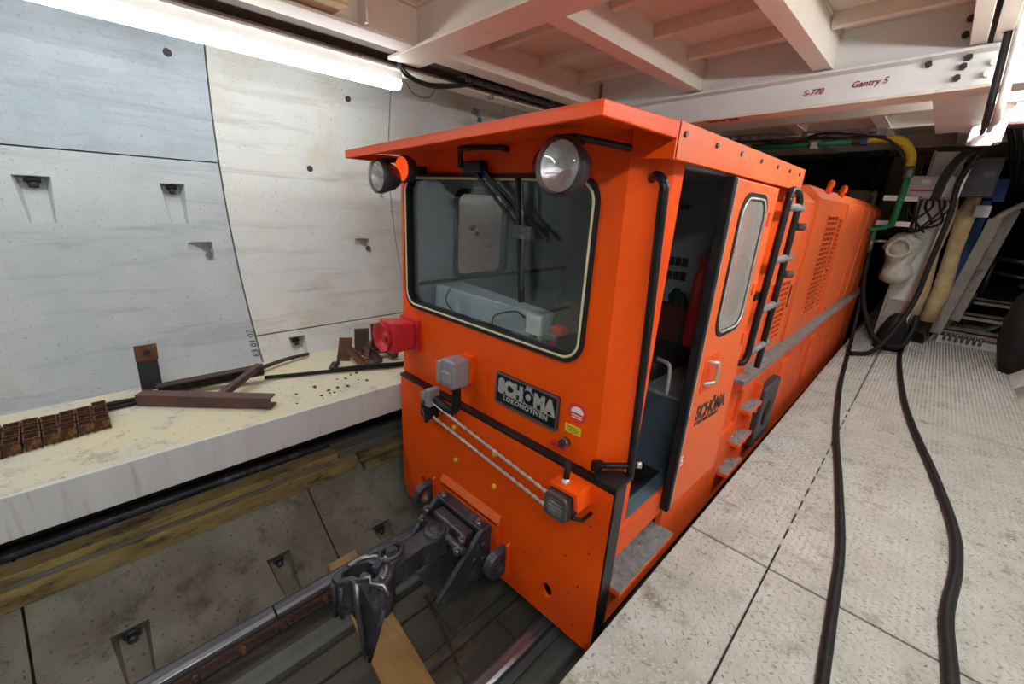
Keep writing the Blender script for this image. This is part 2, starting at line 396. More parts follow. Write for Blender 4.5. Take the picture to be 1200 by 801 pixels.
# right walkway: checker plates with raised lugs
floor_b = B(); floor_b.box(-.545, .93, -1.2, 13.5, -.08, -.028)
floor = tag(floor_b.build('floor', 'rust_dark'), 'cream painted checker plate walkway beside the locomotive', kind='structure')
XE = [-.555, -.178, .985]; YE = [-1.2, 2.075, 4.88, 7.7, 10.6, 13.5]
def lug(vs, fs, x, y, s, z=0., L=.0128, W=.0050, H=.0048):
    c, q = math.cos(s), math.sin(s); k = len(vs)
    for a, b, h in ((-L, 0, 0), (0, -W, 0), (L, 0, 0), (0, W, 0), (-L * .45, 0, H), (L * .45, 0, H)):
        vs.append((x + a * c - b * q, y + a * q + b * c, z + h))
    fs += [[k, k + 1, k + 4], [k + 1, k + 5, k + 4], [k + 1, k + 2, k + 5], [k + 2, k + 3, k + 5], [k + 3, k + 4, k + 5], [k + 3, k, k + 4]]
for i in range(2):
    for j in range(5):
        x0, x1, y0, y1 = XE[i] + .0045, XE[i + 1] - .0045, YE[j] + .006, YE[j + 1] - .006
        tilt = random.uniform(-.001, .001)
        pl = B().box(x0, x1, y0, y1, -.030, tilt).build('floor_plate', 'walk_paint', floor, .0015, 1)
        if j < 4:
            vs, fs = [], []; p = .0295
            ny0 = int(max(y0 + .02, .2) / p)
            for iy in range(ny0, int((y1 - .015) / p)):
                for ix in range(int((x0 + .02) / p) if x0 > 0 else -int(-(x0 + .02) / p), int((x1 - .015) / p) + 1):
                    if x0 + .012 < ix * p < x1 - .012:
                        lug(vs, fs, ix * p + random.uniform(-.001, .001), iy * p, math.radians(45 if (ix + iy) % 2 else -45), tilt)
            if vs:
                lb = B(); lb.v = [V(q) for q in vs]; lb.f = fs; lb.sm = [False] * len(fs)
                tag(lb.build('raised_lugs', 'lug_paint', pl, fix=False), kind='stuff')
# weld runs between the plates
for k in range(16):
    y = 2.18 + k * .17
    B().box(-.184, -.172, y + .11, y + .17, -.012, .0025).build('weld', 'walk_paint', floor, .001, 1)
# edge channel under the walkway
ed = B().box(-.553, -.535, -1.2, 13.5, -.20, -.031)
ed.build('edge_channel', 'dark_steel', floor)

# track bed between the rails
bed = tag(B().box(-2.0, -.45, -1.5, 13.6, -.62, -.50).build('floor_bed', 'bed'), 'dark muddy track bed under the locomotive', kind='structure')
for x0, x1, z, m in ((-1.70, -1.60, -.455, 'bed_grey'), (-1.575, -1.46, -.478, 'bed'), (-1.22, -1.16, -.475, 'bed'), (-.86, -.70, -.47, 'bed_grey'), (-.69, -.60, -.44, 'bed')):
    B().box(x0, x1, -1.5, 13, -.52, z).build('bed_plank', m, bed, .006, 1)
for y0, y1 in ((.3, 1.02), (1.035, 1.75)):
    B().box(-1.45, -1.23, y0, y1, -.52, -.486).build('bed_plank', 'bed', bed, .006, 1)
    B().box(-1.15, -.98, y0 + .2, y1 + .2, -.52, -.482).build('bed_plank', 'bed', bed, .006, 1)

# ---------------------------------------------------------------- ceiling: underside of the gantry deck
def S(p): return V(p[0], p[1], p[2] + .043 * (p[0] + .8))      # the gantry leans a little
class CB(B):
    def build(s, *a, **k):
        s.v = [S(p) for p in s.v]; return B.build(s, *a, **k)
ZB, ZD = 2.43, 2.63
ceiling = tag(CB().box(-2.5, 1.35, -1.5, 3.42, ZD, ZD + .03).build('ceiling', 'deck_under'), 'cream steel deck of the gantry overhead', kind='structure')
def ibeam_y(x0, x1, y0, y1, m='gantry_cream', web=None, zb=ZB, zt=ZD, par=None, name='long_beam'):
    """beam along Y: bottom flange x0..x1 and a web"""
    xm = (x0 + x1) / 2 if web is None else web
    b = CB().box(x0, x1, y0, y1, zb, zb + .014).box(xm - .006, xm + .006, y0, y1, zb + .01, zt).box(x0, x1, y0, y1, zt - .012, zt)
    return b.build(name, m, par or ceiling, .002, 1)
L1 = ibeam_y(-2.47, -2.33, -1.5, 3.40, 'gantry_cream', -2.36)
ibeam_y(-1.585, -1.475, 1.80, 3.40, 'gantry_cream', -1.49); ibeam_y(-.80, -.705, 1.80, 3.40, 'gantry_cream', -.715)
ibeam_y(-.14, -.08, 1.8, 3.40, 'gantry_cream', -.11); ibeam_y(-.06, .0, 1.8, 3.40, 'gantry_cream', -.03); ibeam_y(.6, .7, -1.4, 3.4)
for y in (-.5, .55, 1.25):      # web stiffeners
    CB().box(-2.36, -2.27, y, y + .012, ZB + .01, ZD).build('stiffener', 'gantry_cream', ceiling)
# near cross beam
CB().box(-2.62, 1.5, 1.57, 1.79, ZB - .006, ZB + .012).box(-2.47, 1.5, 1.60, 1.615, ZB, ZD).box(-2.47, 1.5, 1.57, 1.79, ZD - .014, ZD).build('cross_beam', 'gantry_cream', ceiling, .002, 1)
CB().box(-2.33, 1.5, 3.40, 3.414, ZB, ZD).build('end_plate', 'gantry_white', ceiling)
for y in (2.15, 2.62, 3.08):
    for x0, x1 in ((-2.355, -1.50), (-1.48, -.725), (-.705, -.12), (.0, .6)):
        CB().box(x0, x1, y, y + .05, ZD - .07, ZD).build('deck_rib', 'deck_under', ceiling, .002, 1)
CB().box(.11, .62, 1.8, 3.36, ZB + .02, ZB + .035).build('cover_plate', 'gantry_cream', ceiling)
for x in (-.17, .03):
    for z in (ZB + .06, ZB + .13):
        CB().cyl((x, 3.40, z), (x, 3.375, z), .016, n=6).build('bolt', 'black_plastic', ceiling)
# outer strip with the conduit rail, and the dark plate above it
CB().box(-2.92, -2.46, -1.5, 6.5, 2.47, 2.485).build('outer_plate', 'brown_paint', ceiling)
CB().box(-2.80, -2.68, -1.5, 3.2, 2.405, 2.42).box(-2.81, -2.795, -1.5, 3.2, 2.405, 2.475).build('outer_angle', 'gantry_cream', ceiling, .002, 1)
# second deck bay behind the big cross beam
bay = CB().box(-2.5, 1.2, 3.55, 13, 2.79, 2.81).build('deck_bay', 'gantry_cream', ceiling)
for y, z in ((5.4, 2.51), (6.6, 2.57), (8.6, 2.6)):
    CB().box(-2.5, 1.0, y, y + .09, z, z + .012).box(-2.5, 1.0, y + .04, y + .052, z, 2.79).build('cross_beam', 'gantry_cream', ceiling)
for x in (-2.35, -1.5, -.75, -.1):
    ibeam_y(x - .06, x + .06, 3.56, 8.6, 'gantry_white', None, 2.58, 2.79)
CB().box(-.30, .02, 4.3, 6.4, 2.45, 2.465).build('cover_plate', 'gantry_white', ceiling)

# big lettered cross beam
gb = thing('gantry_cross_beam', (-.6, 3.35, 2.2), 'grey white steel cross beam with red handwriting, spanning above the locomotive', 'beam')
CB().box(-2.5, 1.55, 3.42, 3.435, 2.235, 2.410).build('web', 'gantry_white', gb)
CB().box(-2.5, 1.55, 3.33, 3.52, 2.402, 2.417).build('top_flange', 'gantry_white', gb, .002, 1)
CB().box(-2.5, 1.55, 3.33, 3.52, 2.225, 2.24).build('bottom_flange', 'deck_under', gb, .002, 1)
sl = V(1, 0, .043)
text('S-770', 'writing', 'red_ink', gb, S((-.84, 3.417, 2.315)), sl, (0, 0, 1), .046, .001, .0005, shear=.2)
text('Gantry 5', 'writing', 'red_ink', gb, S((-.60, 3.417, 2.325)), sl, (0, 0, 1), .046, .001, .0005, shear=.2)
text('MAX', 'writing', 'red_ink', gb, S((-1.18, 3.345, 2.2235)), (-1, 0, -.043), (0, 1, 0), .10, .001, .002)
for x, z in ((-.28, 2.385), (-.13, 2.39), (-.14, 2.35), (-.03, 2.35), (-.15, 2.30), (-.04, 2.30)):
    CB().cyl((x, 3.425, z), (x, 3.395, z), .016, n=6).build('bolt', 'dark_steel' if x < -.1 else 'white_plastic', gb)
# ================================================================ THE LOCOMOTIVE
loco = thing('locomotive', (-1.37, 1.29, -.36), 'bright orange narrow gauge diesel locomotive with open cab door standing on the rails', 'locomotive')
XL, XR = -2.10, -.665                 # cab sides
YF, YP = 1.31, 1.27                   # upper cab face, front of the bumper plate
# --- bumper plate
out = [(-2.075, .575), (-.62, .575), (-.62, -.25), (-1.94, -.265), (-2.03, -.235), (-2.07, -.15)]
bp = B().prism(out, [circ(-1.855, -.045, .024, 14, .034), circ(-.878, -.10, .030, 14, .040)], (0, YP, 0), (1, 0, 0), (0, 0, 1), (0, 1, 0), .022).build('bumper_plate', 'orange', loco, .004)
B().box(-2.08, -.615, YP - .002, YP + .08, .572, .590).build('top_edge_strip', 'black_paint', bp, .003)
B().box(-.622, -.612, YP - .001, YP + .078, -.25, .590).build('side_edge_strip', 'black_paint', bp, .003)
B().prism([(-.70, YP + .0), (-.612, YP + .0), (-.612, 1.40), (-.66, 1.40), (-.76, YP + .06)], [], (0, 0, .588), (1, 0, 0), (0, 1, 0), (0, 0, 1), .014).build('corner_pad', 'rubber', bp, .003)
for x, z in ((-1.565, .45), (-1.545, .262), (-1.255, .44), (-1.25, .262), (-1.58, .075), (-1.285, .045)):
    B().cyl((x, YP + .01, z), (x, YP - .010, z), .013, n=12).cyl((x, YP - .01, z), (x, YP - .014, z), .007, n=8).build('yellow_plug', 'yellow_paint', bp)
for x, z in ((-1.755, -.055), (-1.150, -.11)):      # lifting lugs
    lg = B().prism([(0, -.075), (0, .075)] + [(-.055 + .075 * math.cos(math.radians(a)), .075 * math.sin(math.radians(a))) for a in range(90, 271, 15)], [circ(-.06, 0, .038, 14)], (x - .022, YP, z), (0, 1, 0), (0, 0, 1), (1, 0, 0), .044)
    lg.build('lifting_lug', 'cast_steel', bp, .004)
    B().prism([(0, -.085), (.018, -.075), (.018, .1), (0, .11)], [], (x + .02, YP, z), (0, -1, 0), (0, 0, 1), (1, 0, 0), .012).build('gusset', 'orange', bp)
# dimples of dirt-filled screw heads on the plate
for x, z in ((-.93, .10), (-.80, .16), (-.72, .05), (-1.02, .02), (-.76, -.02), (-.70, .38), (-.69, .25), (-.72, -.17)):
    B().cyl((x, YP + .01, z), (x, YP - .001, z), .0055, n=10).build('screw', 'cast_steel', bp)

# --- upper front of the cab with the windscreen opening
wx0, wx1, wz0, wz1 = -2.045, -.865, 1.015, 1.685
win = rrect(wx0, wx1, wz0, wz1, .085)
cf = B().prism([(XL - .005, .575), (-.735, .575), (-.765, 1.84), (XL + .01, 1.80)], [win], (0, YF, 0), (1, 0, 0), (0, 0, 1), (0, 1, 0), .05).build('cab_front', 'orange', loco, .003)
B().prism(rrect(wx0 - .012, wx1 + .012, wz0 - .012, wz1 + .012, .095), [rrect(wx0 + .016, wx1 - .016, wz0 + .016, wz1 - .016, .07)], (0, YF - .010, 0), (1, 0, 0), (0, 0, 1), (0, 1, 0), .07).build('window_gasket', 'rubber', cf, .004)
B().tube([(x, YF - .010, z) for x, z in rrect(wx0 + .010, wx1 - .010, wz0 + .010, wz1 - .010, .075, 8)], .0055, 6, closed=True).build('seal_cord', 'seal_cream', cf)
B().prism(rrect(wx0 + .008, wx1 - .008, wz0 + .008, wz1 - .008, .078), [], (0, YF + .012, 0), (1, 0, 0), (0, 0, 1), (0, 1, 0), .006).build('windscreen', 'windscreen_glass', cf)
# chamfered corner post
cp = B().prism([(-.765, YF), (XR, 1.425), (XR, 1.50), (XR - .03, 1.50), (XR - .03, 1.445), (-.79, YF + .045)], [], (0, 0, .30), (1, 0, 0), (0, 1, 0), (0, 0, 1), 1.52)
cp.v = [p + V(.03 * (1.0 - min(1, max(0, (p.z - .3) / 1.5))), 0, 0) if p.y < 1.37 else p for p in cp.v]
cp.build('corner_post', 'orange', loco, .002)
cpl = B().prism([(XL, YF + .002), (XL - .01, YF + .05), (XL - .01, 2.86), (XL + .02, 2.86), (XL + .02, YF + .05)], [], (0, 0, .3), (1, 0, 0), (0, 1, 0), (0, 0, 1), .82)
cpl.build('left_side_panel', 'orange', loco)
# left side upper with window
lsp = B().prism([(1.36, 1.10), (2.86, 1.10), (2.86, 1.80), (1.36, 1.80)], [rrect(1.67, 2.10, 1.12, 1.63, .06)], (XL - .01, 0, 0), (0, 1, 0), (0, 0, 1), (1, 0, 0), .03).build('left_window_panel', 'cab_grey', loco)
B().prism(rrect(1.655, 2.115, 1.105, 1.645, .07), [rrect(1.685, 2.085, 1.135, 1.615, .05)], (XL - .018, 0, 0), (0, 1, 0), (0, 0, 1), (1, 0, 0), .05).build('window_gasket', 'rubber', lsp, .003)
B().prism(rrect(1.675, 2.095, 1.125, 1.625, .055), [], (XL + .0, 0, 0), (0, 1, 0), (0, 0, 1), (1, 0, 0), .005).build('window_pane', 'side_glass', lsp)
B().box(XL + .02, XL + .03, 1.36, 2.8, .3, 1.10).build('left_lining', 'cab_grey', loco)
# right side: rear part of cab, lintel, sill
B().box(XR - .03, XR, 2.02, 2.86, .30, 1.80).build('right_side_panel', 'orange', loco, .002)
B().box(XR - .03, XR, 1.50, 2.02, 1.735, 1.80).build('door_lintel', 'cab_grey', loco)
sill = B().box(XR - .06, XR + .004, 1.425, 2.86, .262, .30).build('door_sill', 'orange_dusty', loco, .003)
B().box(XL + .02, XR - .0, 1.36, 2.84, .285, .301).build('cab_floor', 'cab_blue', loco)
B().box(-1.05, XR - .06, 1.46, 1.95, .301, .312).build('floor_mat', 'rubber', loco, .003)
B().box(XL + .02, XR - .03, 2.80, 2.83, .30, 1.80).build('cab_rear_wall', 'cab_grey', loco)
B().box(XL + .02, XR - .03, 1.36, 2.8, 1.768, 1.78).build('cab_ceiling', 'cab_grey', loco)
# --- roof slab with front visor (a little lower on the left)
rz = lambda x: 1.822 + (x + .61) * .031
ra_, rb2 = V(-2.13, 1.035, rz(-2.13)), V(-.61, .895, 1.822)
def slab(a, b, c, d, t): return B().hexa([V(p) - V(0, 0, t) for p in (a, b, c, d)] + [V(p) for p in (a, b, c, d)])
rf = slab(ra_, rb2, (-.61, 1.31, 1.838), (-2.13, 1.31, rz(-2.13) + .016), .006).build('roof', 'orange', loco)
slab((-2.13, 1.31, rz(-2.13) + .016), (-.61, 1.31, 1.838), (-.61, 2.87, 1.838), (-2.13, 2.87, rz(-2.13) + .016), .006).build('roof_skin', 'orange', rf)
slab(ra_, rb2, rb2 + V(0, .012, 0), ra_ + V(0, .012, 0), .034).build('front_lip', 'orange', rf, .003)
B().hexa([(-.62, .90, 1.788), (-.606, .896, 1.788), (-.606, 1.279, 1.79), (-.62, 1.279, 1.79), (-.62, .90, 1.823), (-.606, .896, 1.823), (-.606, 1.279, 1.837), (-.62, 1.279, 1.837)]).build('side_lip', 'orange', rf, .003)
B().hexa([(-2.135, 1.035, 1.741), (-2.122, 1.035, 1.741), (-2.122, 2.87, 1.745), (-2.135, 2.87, 1.745), (-2.135, 1.035, 1.776), (-2.122, 1.035, 1.776), (-2.122, 2.87, 1.79), (-2.135, 2.87, 1.79)]).build('side_lip', 'orange', rf, .003)
fs = B().prism([(1.285, 1.738), (2.87, 1.733), (2.87, 1.84), (1.285, 1.84)], [], (-.628, 0, 0), (0, 1, 0), (0, 0, 1), (1, 0, 0), .022).build('roof_fascia', 'orange_dusty', rf, .002)
B().prism([(-.745, 1.742), (-.606, 1.738), (-.606, 1.838), (-.745, 1.835)], [], (0, 1.278, 0), (1, 0, 0), (0, 0, 1), (0, 1, 0), .016).build('fascia_end', 'orange', rf)
for y in (1.33, 1.58, 1.83, 2.08, 2.33, 2.55, 2.75):
    B().cyl((-.606, y, 1.808), (-.600, y, 1.808), .009, n=8).build('screw', 'cast_steel', rf)
B().box(-.69, -.606, 2.855, 2.872, 1.70, 1.835).build('fascia_end', 'orange_dusty', rf)

# --- sliding door, pushed open to the rear
dx = -.632; dr = B().prism([(1.845, .215), (2.45, .175), (2.45, 1.722), (1.845, 1.728)], [rrect(1.965, 2.30, 1.075, 1.665, .09)], (dx, 0, 0), (0, 1, 0), (0, 0, 1), (1, 0, 0), .026).build('door', 'orange_dusty', loco, .004)
B().prism(rrect(1.945, 2.32, 1.055, 1.685, .10), [rrect(1.968, 2.297, 1.078, 1.662, .085)], (dx - .002, 0, 0), (0, 1, 0), (0, 0, 1), (1, 0, 0), .033).build('window_gasket', 'rubber', dr, .004)
B().tube([(dx + .030, a, b) for a, b in rrect(1.968, 2.297, 1.078, 1.662, .085, 8)], .0055, 6, closed=True).build('window_trim', 'bright_steel', dr)
B().prism(rrect(1.975, 2.29, 1.085, 1.655, .08), [], (dx + .020, 0, 0), (0, 1, 0), (0, 0, 1), (1, 0, 0), .004).build('window_pane', 'dusty_glass', dr)
B().box(dx - .012, dx + .030, 1.815, 1.848, .20, 1.73).build('door_seal', 'rubber', dr, .006)
B().box(dx + .024, dx + .029, 1.843, 1.852, .21, 1.73).build('seal_trim', 'bright_steel', dr)
hp = B().tube(curve([(dx + .026, 1.955, .955), (dx + .055, 1.96, .955), (dx + .062, 1.99, .945), (dx + .062, 2.0, .87), (dx + .055, 1.99, .85), (dx + .026, 1.94, .845)], 4), .009, 8).build('door_handle', 'bright_steel', dr)
B().prism(rrect(1.92, 2.09, .80, .975, .02), [], (dx + .025, 0, 0), (0, 1, 0), (0, 0, 1), (1, 0, 0), .004).build('handle_recess', 'orange', dr)
text('SCHÖMA', 'lettering', 'black_paint', dr, (dx + .0275, 1.945, .655), (0, 1, -.10), (0, 0, 1), .105, .0008, .004, sx=.92)
text('LOKOMOTIVEN', 'lettering', 'black_paint', dr, (dx + .0275, 1.945, .625), (0, 1, -.10), (0, 0, 1), .03, .0008, .0008, sx=1.5)
for y, z in ((2.36, 1.55), (2.38, 1.21), (2.40, .95)):
    B().box(dx + .02, dx + .034, y, y + .045, z, z + .06).build('door_guide', 'frame_side', dr, .003)
text('5', 'lettering', 'white_label', dr, (dx + .0275, 1.862, .44), (0, 1, 0), (0, 0, 1), .07, .0008)

# --- long black grab rail on the corner post, with its clamp
hx, hy = -.665, 1.335
B().tube(curve([(hx - .05, hy + .04, 1.69), (hx - .01, hy, 1.695), (hx + .02, hy - .01, 1.67), (hx + .025, hy - .01, 1.60), (hx + .03, hy + .03, 1.1), (hx + .035, hy + .055, .66), (hx + .035, hy + .06, .60), (hx, hy + .08, .565)], 6), .0155, 10).build('grab_rail', 'black_paint', loco)
B().tube([(hx - .06, hy - .02, .63), (hx + .03, hy + .05, .645), (hx + .04, hy + .10, .635)], .013, 8).box(hx - .085, hx - .05, hy - .04, hy - .005, .605, .65).build('rail_clamp', 'black_paint', loco, .004)
B().cyl((hx + .035, hy + .09, .635), (hx + .055, hy + .105, .635), .014, n=6).build('clamp_nut', 'bright_steel', loco)

# --- lamps under the visor
def headlight(c, r):
    c = V(c); h = B().lathe(c, (0, 1, 0), [(r * .98, 0), (r * 1.06, .004), (r * 1.06, .03), (r * .98, .045), (r * .8, .085), (r * .5, .115), (0, .12)], 32).build('headlight', 'black_plastic', loco)
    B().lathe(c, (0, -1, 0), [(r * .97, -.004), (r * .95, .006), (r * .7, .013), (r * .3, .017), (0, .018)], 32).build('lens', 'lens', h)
    B().lathe(c + V(0, .012, 0), (0, 1, 0), [(r * .9, 0), (r * .6, .03), (0, .05)], 24).build('reflector', 'reflector', h)
    return h
headlight((-.852, 1.055, 1.700), .080)
headlight((-1.905, 1.065, 1.665), .070)
B().tube(curve([(-.70, 1.33, 1.765), (-.76, 1.27, 1.772), (-.83, 1.13, 1.782), (-.86, 1.12, 1.775)], 4), .011, 8).box(-.90, -.82, 1.09, 1.14, 1.765, 1.79).build('lamp_bracket', 'black_paint', loco, .003)
B().tube(curve([(-1.98, 1.32, 1.73), (-1.96, 1.2, 1.745), (-1.905, 1.13, 1.735)], 4), .010, 8).box(-1.94, -1.86, 1.09, 1.13, 1.725, 1.745).build('lamp_bracket', 'black_paint', loco, .003)
def marker(c, r, glow):
    c = V(c); h = B().lathe(c, (0, 1, 0), [(r * .97, -.004), (r * 1.1, 0), (r * 1.1, .02), (r * .9, .05), (0, .06)], 28).build('marker_lamp', 'black_plastic', loco)
    B().lathe(c, (0, -1, 0), [(r, -.004), (r * .96, .008), (r * .6, .018), (0, .022)], 28).build('lens', glow, h)
    B().beam(c + V(0, .03, 0), (c.x, 1.32, c.z), .03, .04).build('bracket', 'black_paint', h)
marker((-1.875, 1.185, 1.705), .055, 'amber_glow')
marker((-1.06, 1.245, 1.725), .052, 'red_lens')
B().tube(curve([(-1.31, 1.32, 1.785), (-1.33, 1.27, 1.79), (-1.47, 1.215, 1.785), (-1.49, 1.215, 1.775), (-1.49, 1.215, 1.71)], 4), .011, 8).build('grab_hook', 'black_paint', loco)
# --- wiper: motor arms, spindle and blade
wp = B().beam((-1.50, 1.285, 1.715), (-1.20, 1.288, 1.49), .010, .012).beam((-1.46, 1.285, 1.725), (-1.15, 1.288, 1.49), .010, .012).beam((-1.44, 1.28, 1.72), (-1.05, 1.288, 1.46), .008, .010).build('wiper_arm', 'black_paint', cf)
B().box(-1.55, -1.42, 1.27, 1.31, 1.695, 1.745).build('wiper_pivot', 'black_paint', cf, .008)
B().beam((-1.225, 1.287, 1.68), (-1.165, 1.287, 1.20), .014, .024, (0, -1, 0)).build('wiper_blade', 'rubber', cf)
B().tube([(-1.19, 1.275, 1.66), (-1.165, 1.272, 1.46), (-1.16, 1.276, 1.25)], .006, 6).box(-1.22, -1.12, 1.268, 1.288, 1.455, 1.505).build('wiper_holder', 'cast_steel', cf, .003)

# --- horn
hn = B().box(-2.10, -1.925, YF - .022, YF + .002, .755, .94).build('horn', 'red_plastic', loco, .003)
B().hexa([(-2.075, YF - .02, .775), (-1.945, YF - .02, .775), (-1.945, YF - .02, .925), (-2.075, YF - .02, .925), (-2.10, YF - .155, .760), (-1.965, YF - .155, .760), (-1.965, YF - .155, .94), (-2.10, YF - .155, .94)]).build('horn_body', 'red_plastic', hn, .012)
hc = V(-2.035, YF - .148, .85)
B().lathe(hc, (0, -1, 0), [(0, -.03), (.03, -.03), (.055, .008), (.082, .035), (.088, .036), (.088, .03), (.06, 0)], 8).build('horn_flare', 'red_plastic', hn)
B().lathe(hc, (0, -1, 0), [(.03, -.03), (.03, .01), (.018, .02), (0, .022)], 12).build('horn_driver', 'red_plastic', hn)
# --- socket box with elbow hose, blank plate
sb = B().box(-1.575, -1.475, 1.185, 1.285, .715, .855).build('socket_box', 'grey_plastic', loco, .010)
B().box(-1.60, -1.565, 1.175, 1.225, .725, .84).box(-1.56, -1.49, 1.172, 1.190, .74, .80).build('socket_flap', 'grey_plastic', sb, .006)
B().box(-1.545, -1.465, 1.28, 1.312, .725, .87).build('socket_plate', 'orange', sb, .006)
B().tube(curve([(-1.515, 1.235, .72), (-1.512, 1.235, .66), (-1.515, 1.235, .60), (-1.55, 1.235, .565), (-1.62, 1.235, .565), (-1.68, 1.235, .58)], 6), .022, 12).build('elbow_hose', 'hose_rubber', sb)
B().box(-1.735, -1.695, 1.20, 1.275, .53, .63).build('hose_clamp', 'grey_plastic', sb, .008)
B().lathe((-1.80, 1.25, .545), (0, -1, 0), [(0, -.01), (.035, -.01), (.035, .012), (.02, .016), (0, .016)], 16).build('round_cap', 'grey_plastic', loco)
B().box(-1.78, -1.70, 1.205, 1.275, .455, .53).cyl((-1.76, 1.21, .50), (-1.70, 1.19, .45), .012, n=8).build('rod_bracket', 'black_paint', loco, .006)
B().prism(rrect(-1.445, -1.375, .69, .83, .012), [], (0, YF - .008, 0), (1, 0, 0), (0, 0, 1), (0, 1, 0), .012).build('blank_plate', 'orange', loco, .003)
# --- two twisted pull rods
def twisted(p, q, r, name):
    p, q = V(p), V(q); d = (q - p); L = d.length; u = d.orthogonal().normalized(); w = d.normalized().cross(u); b = B()
    for ph in (0, math.pi):
        b.tube([p + d * i / 110 + (u * math.cos(ph + i / 110 * L / .045 * math.pi) + w * math.sin(ph + i / 110 * L / .045 * math.pi)) * r * .55 for i in range(111)], r * .7, 5)
    b.build(name, 'bright_steel', loco)
twisted((-1.725, 1.225, .560), (-.868, 1.185, .490), .0068, 'twisted_rod')
twisted((-1.69, 1.225, .475), (-.862, 1.185, .425), .0068, 'twisted_rod')
# --- front lower lamp under an orange hood
lb_ = B().prism([(-.862, .470), (-.845, .565), (-.715, .572), (-.70, .50), (-.72, .50), (-.73, .553), (-.835, .548)], [], (0, 1.165, 0), (1, 0, 0), (0, 0, 1), (0, 1, 0), .11).build('lamp_hood', 'orange', loco, .003)
wl = B().box(-.845, -.735, 1.15, 1.22, .435, .545).build('work_lamp', 'black_plastic', loco, .012)
B().prism(rrect(-.842, -.738, .438, .542, .02), [rrect(-.825, -.755, .455, .525, .012)], (0, 1.138, 0), (1, 0, 0), (0, 0, 1), (0, 1, 0), .016).build('lamp_rim', 'steel', wl, .003)
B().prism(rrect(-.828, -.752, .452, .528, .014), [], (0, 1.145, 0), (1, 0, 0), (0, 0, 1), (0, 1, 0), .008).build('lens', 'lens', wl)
B().box(-.825, -.755, 1.1465, 1.1485, .455, .525).build('reflector', 'reflector', wl)
for k in range(4): B().box(-.826, -.754, 1.141, 1.145, .462 + k * .016, .466 + k * .016).build('lens_rib', 'steel', wl)
B().tube([(-.72, 1.16, .47), (-.70, 1.2, .45), (-.705, 1.27, .44)], .008, 6).build('lamp_cable', 'rubber', wl)
B().cyl((-.80, 1.21, .575), (-.795, 1.205, .655), .013, n=10).build('rod_grip', 'rubber', loco)
B().cyl((-.795, 1.20, .54), (-.80, 1.21, .58), .016, n=8).build('rod_pin', 'bright_steel', loco)
# --- name plate and stickers
npz = B().prism(rrect(-1.305, -.935, .690, .848, .012), [], (0, YF - .008, 0), (1, 0, 0), (0, 0, 1), (0, 1, 0), .009).build('name_plate', 'black_paint', loco, .002)
B().prism(rrect(-1.305, -.935, .690, .848, .012), [rrect(-1.295, -.945, .700, .838, .008)], (0, YF - .012, 0), (1, 0, 0), (0, 0, 1), (0, 1, 0), .006).build('plate_rim', 'steel', npz)
text('SCHÖMA', 'lettering', 'silver_letter', npz, (-1.12, YF - .0095, .755), (1, 0, 0), (0, 0, 1), .090, .0015, .0065, 'CENTER', sx=.84, space=1.08)
text('LOKOMOTIVEN', 'lettering', 'silver_letter', npz, (-1.12, YF - .0095, .720), (1, 0, 0), (0, 0, 1), .032, .0012, .0010, 'CENTER', sx=1.05, space=1.15)
B().box(-1.285, -.955, YF - .010, YF - .0075, .7475, .7505).build('plate_line', 'silver_letter', npz)
st = B().prism(circ(-.848, .812, .045, 28), [], (0, YF - .002, 0), (1, 0, 0), (0, 0, 1), (0, 1, 0), .003).build('round_sticker', 'red_label', loco)
B().prism([(-.848 + .030 * math.cos(a / 10 * math.pi), .812 + .026 * math.sin(a / 10 * math.pi)) for a in range(11)], [], (0, YF - .0035, 0), (1, 0, 0), (0, 0, 1), (0, 1, 0), .003).build('sticker_print', 'white_label', st)
for z in (.800, .790): B().box(-.872, -.824, YF - .0035, YF - .001, z - .0018, z + .0018).build('sticker_print', 'white_label', st)
ys_ = B().box(-.898, -.822, YF - .003, YF + .001, .715, .750).build('yellow_sticker', 'yellow_label', loco)
for z in (.724, .733, .742):
    B().box(-.890, -.832, YF - .0042, YF - .0025, z - .0012, z + .0012).build('printed_line', 'black_paint', ys_)
ky = B().cyl((-.885, YF, .665), (-.885, YF - .03, .665), .022, n=16).build('main_switch', 'steel', loco)
B().box(-.935, -.855, YF - .045, YF - .028, .648, .668).build('switch_key', 'red_plastic', ky, .005)
B().box(-.89, -.865, YF - .05, YF - .03, .660, .690).build('switch_toggle', 'black_plastic', ky, .004)

# --- coupler: pocket box, draw bar and head
cpb = B().prism([(-1.655, .075), (-1.19, .075), (-1.19, -.245), (-1.655, -.245)], [], (0, YP - .02, 0), (1, 0, 0), (0, 0, 1), (0, 1, 0), .022).build('coupler_base', 'orange', loco, .004)
B().hexa([(-1.66, YP - .02, .06), (-1.19, YP - .02, .06), (-1.19, YP, .095), (-1.66, YP, .095), (-1.66, YP - .02, .08), (-1.19, YP - .02, .08), (-1.19, YP, .118), (-1.66, YP, .118)]).build('wedge_strip', 'orange_dusty', cpb, .003)
cb = B().prism([(0, .045), (0, -.245), (-.30, -.245), (-.335, -.215), (-.06, .045)], [], (-1.262, YP - .018, 0), (0, 1, 0), (0, 0, 1), (1, 0, 0), .026)
cbo = cb.build('coupler_pocket', 'cast_steel', loco, .004)
B().prism([(0, .045), (0, -.245), (-.30, -.245), (-.335, -.215), (-.06, .045)], [], (-1.615, YP - .018, 0), (0, 1, 0), (0, 0, 1), (1, 0, 0), .026).build('cheek_plate', 'cast_steel', cbo, .004)
B().box(-1.60, -1.25, YP - .085, YP - .02, .020, .045).build('top_tie', 'cast_steel', cbo, .003)
B().box(-1.60, -1.25, YP - .03, YP - .018, -.24, .04).build('back_plate', 'cast_steel', cbo)
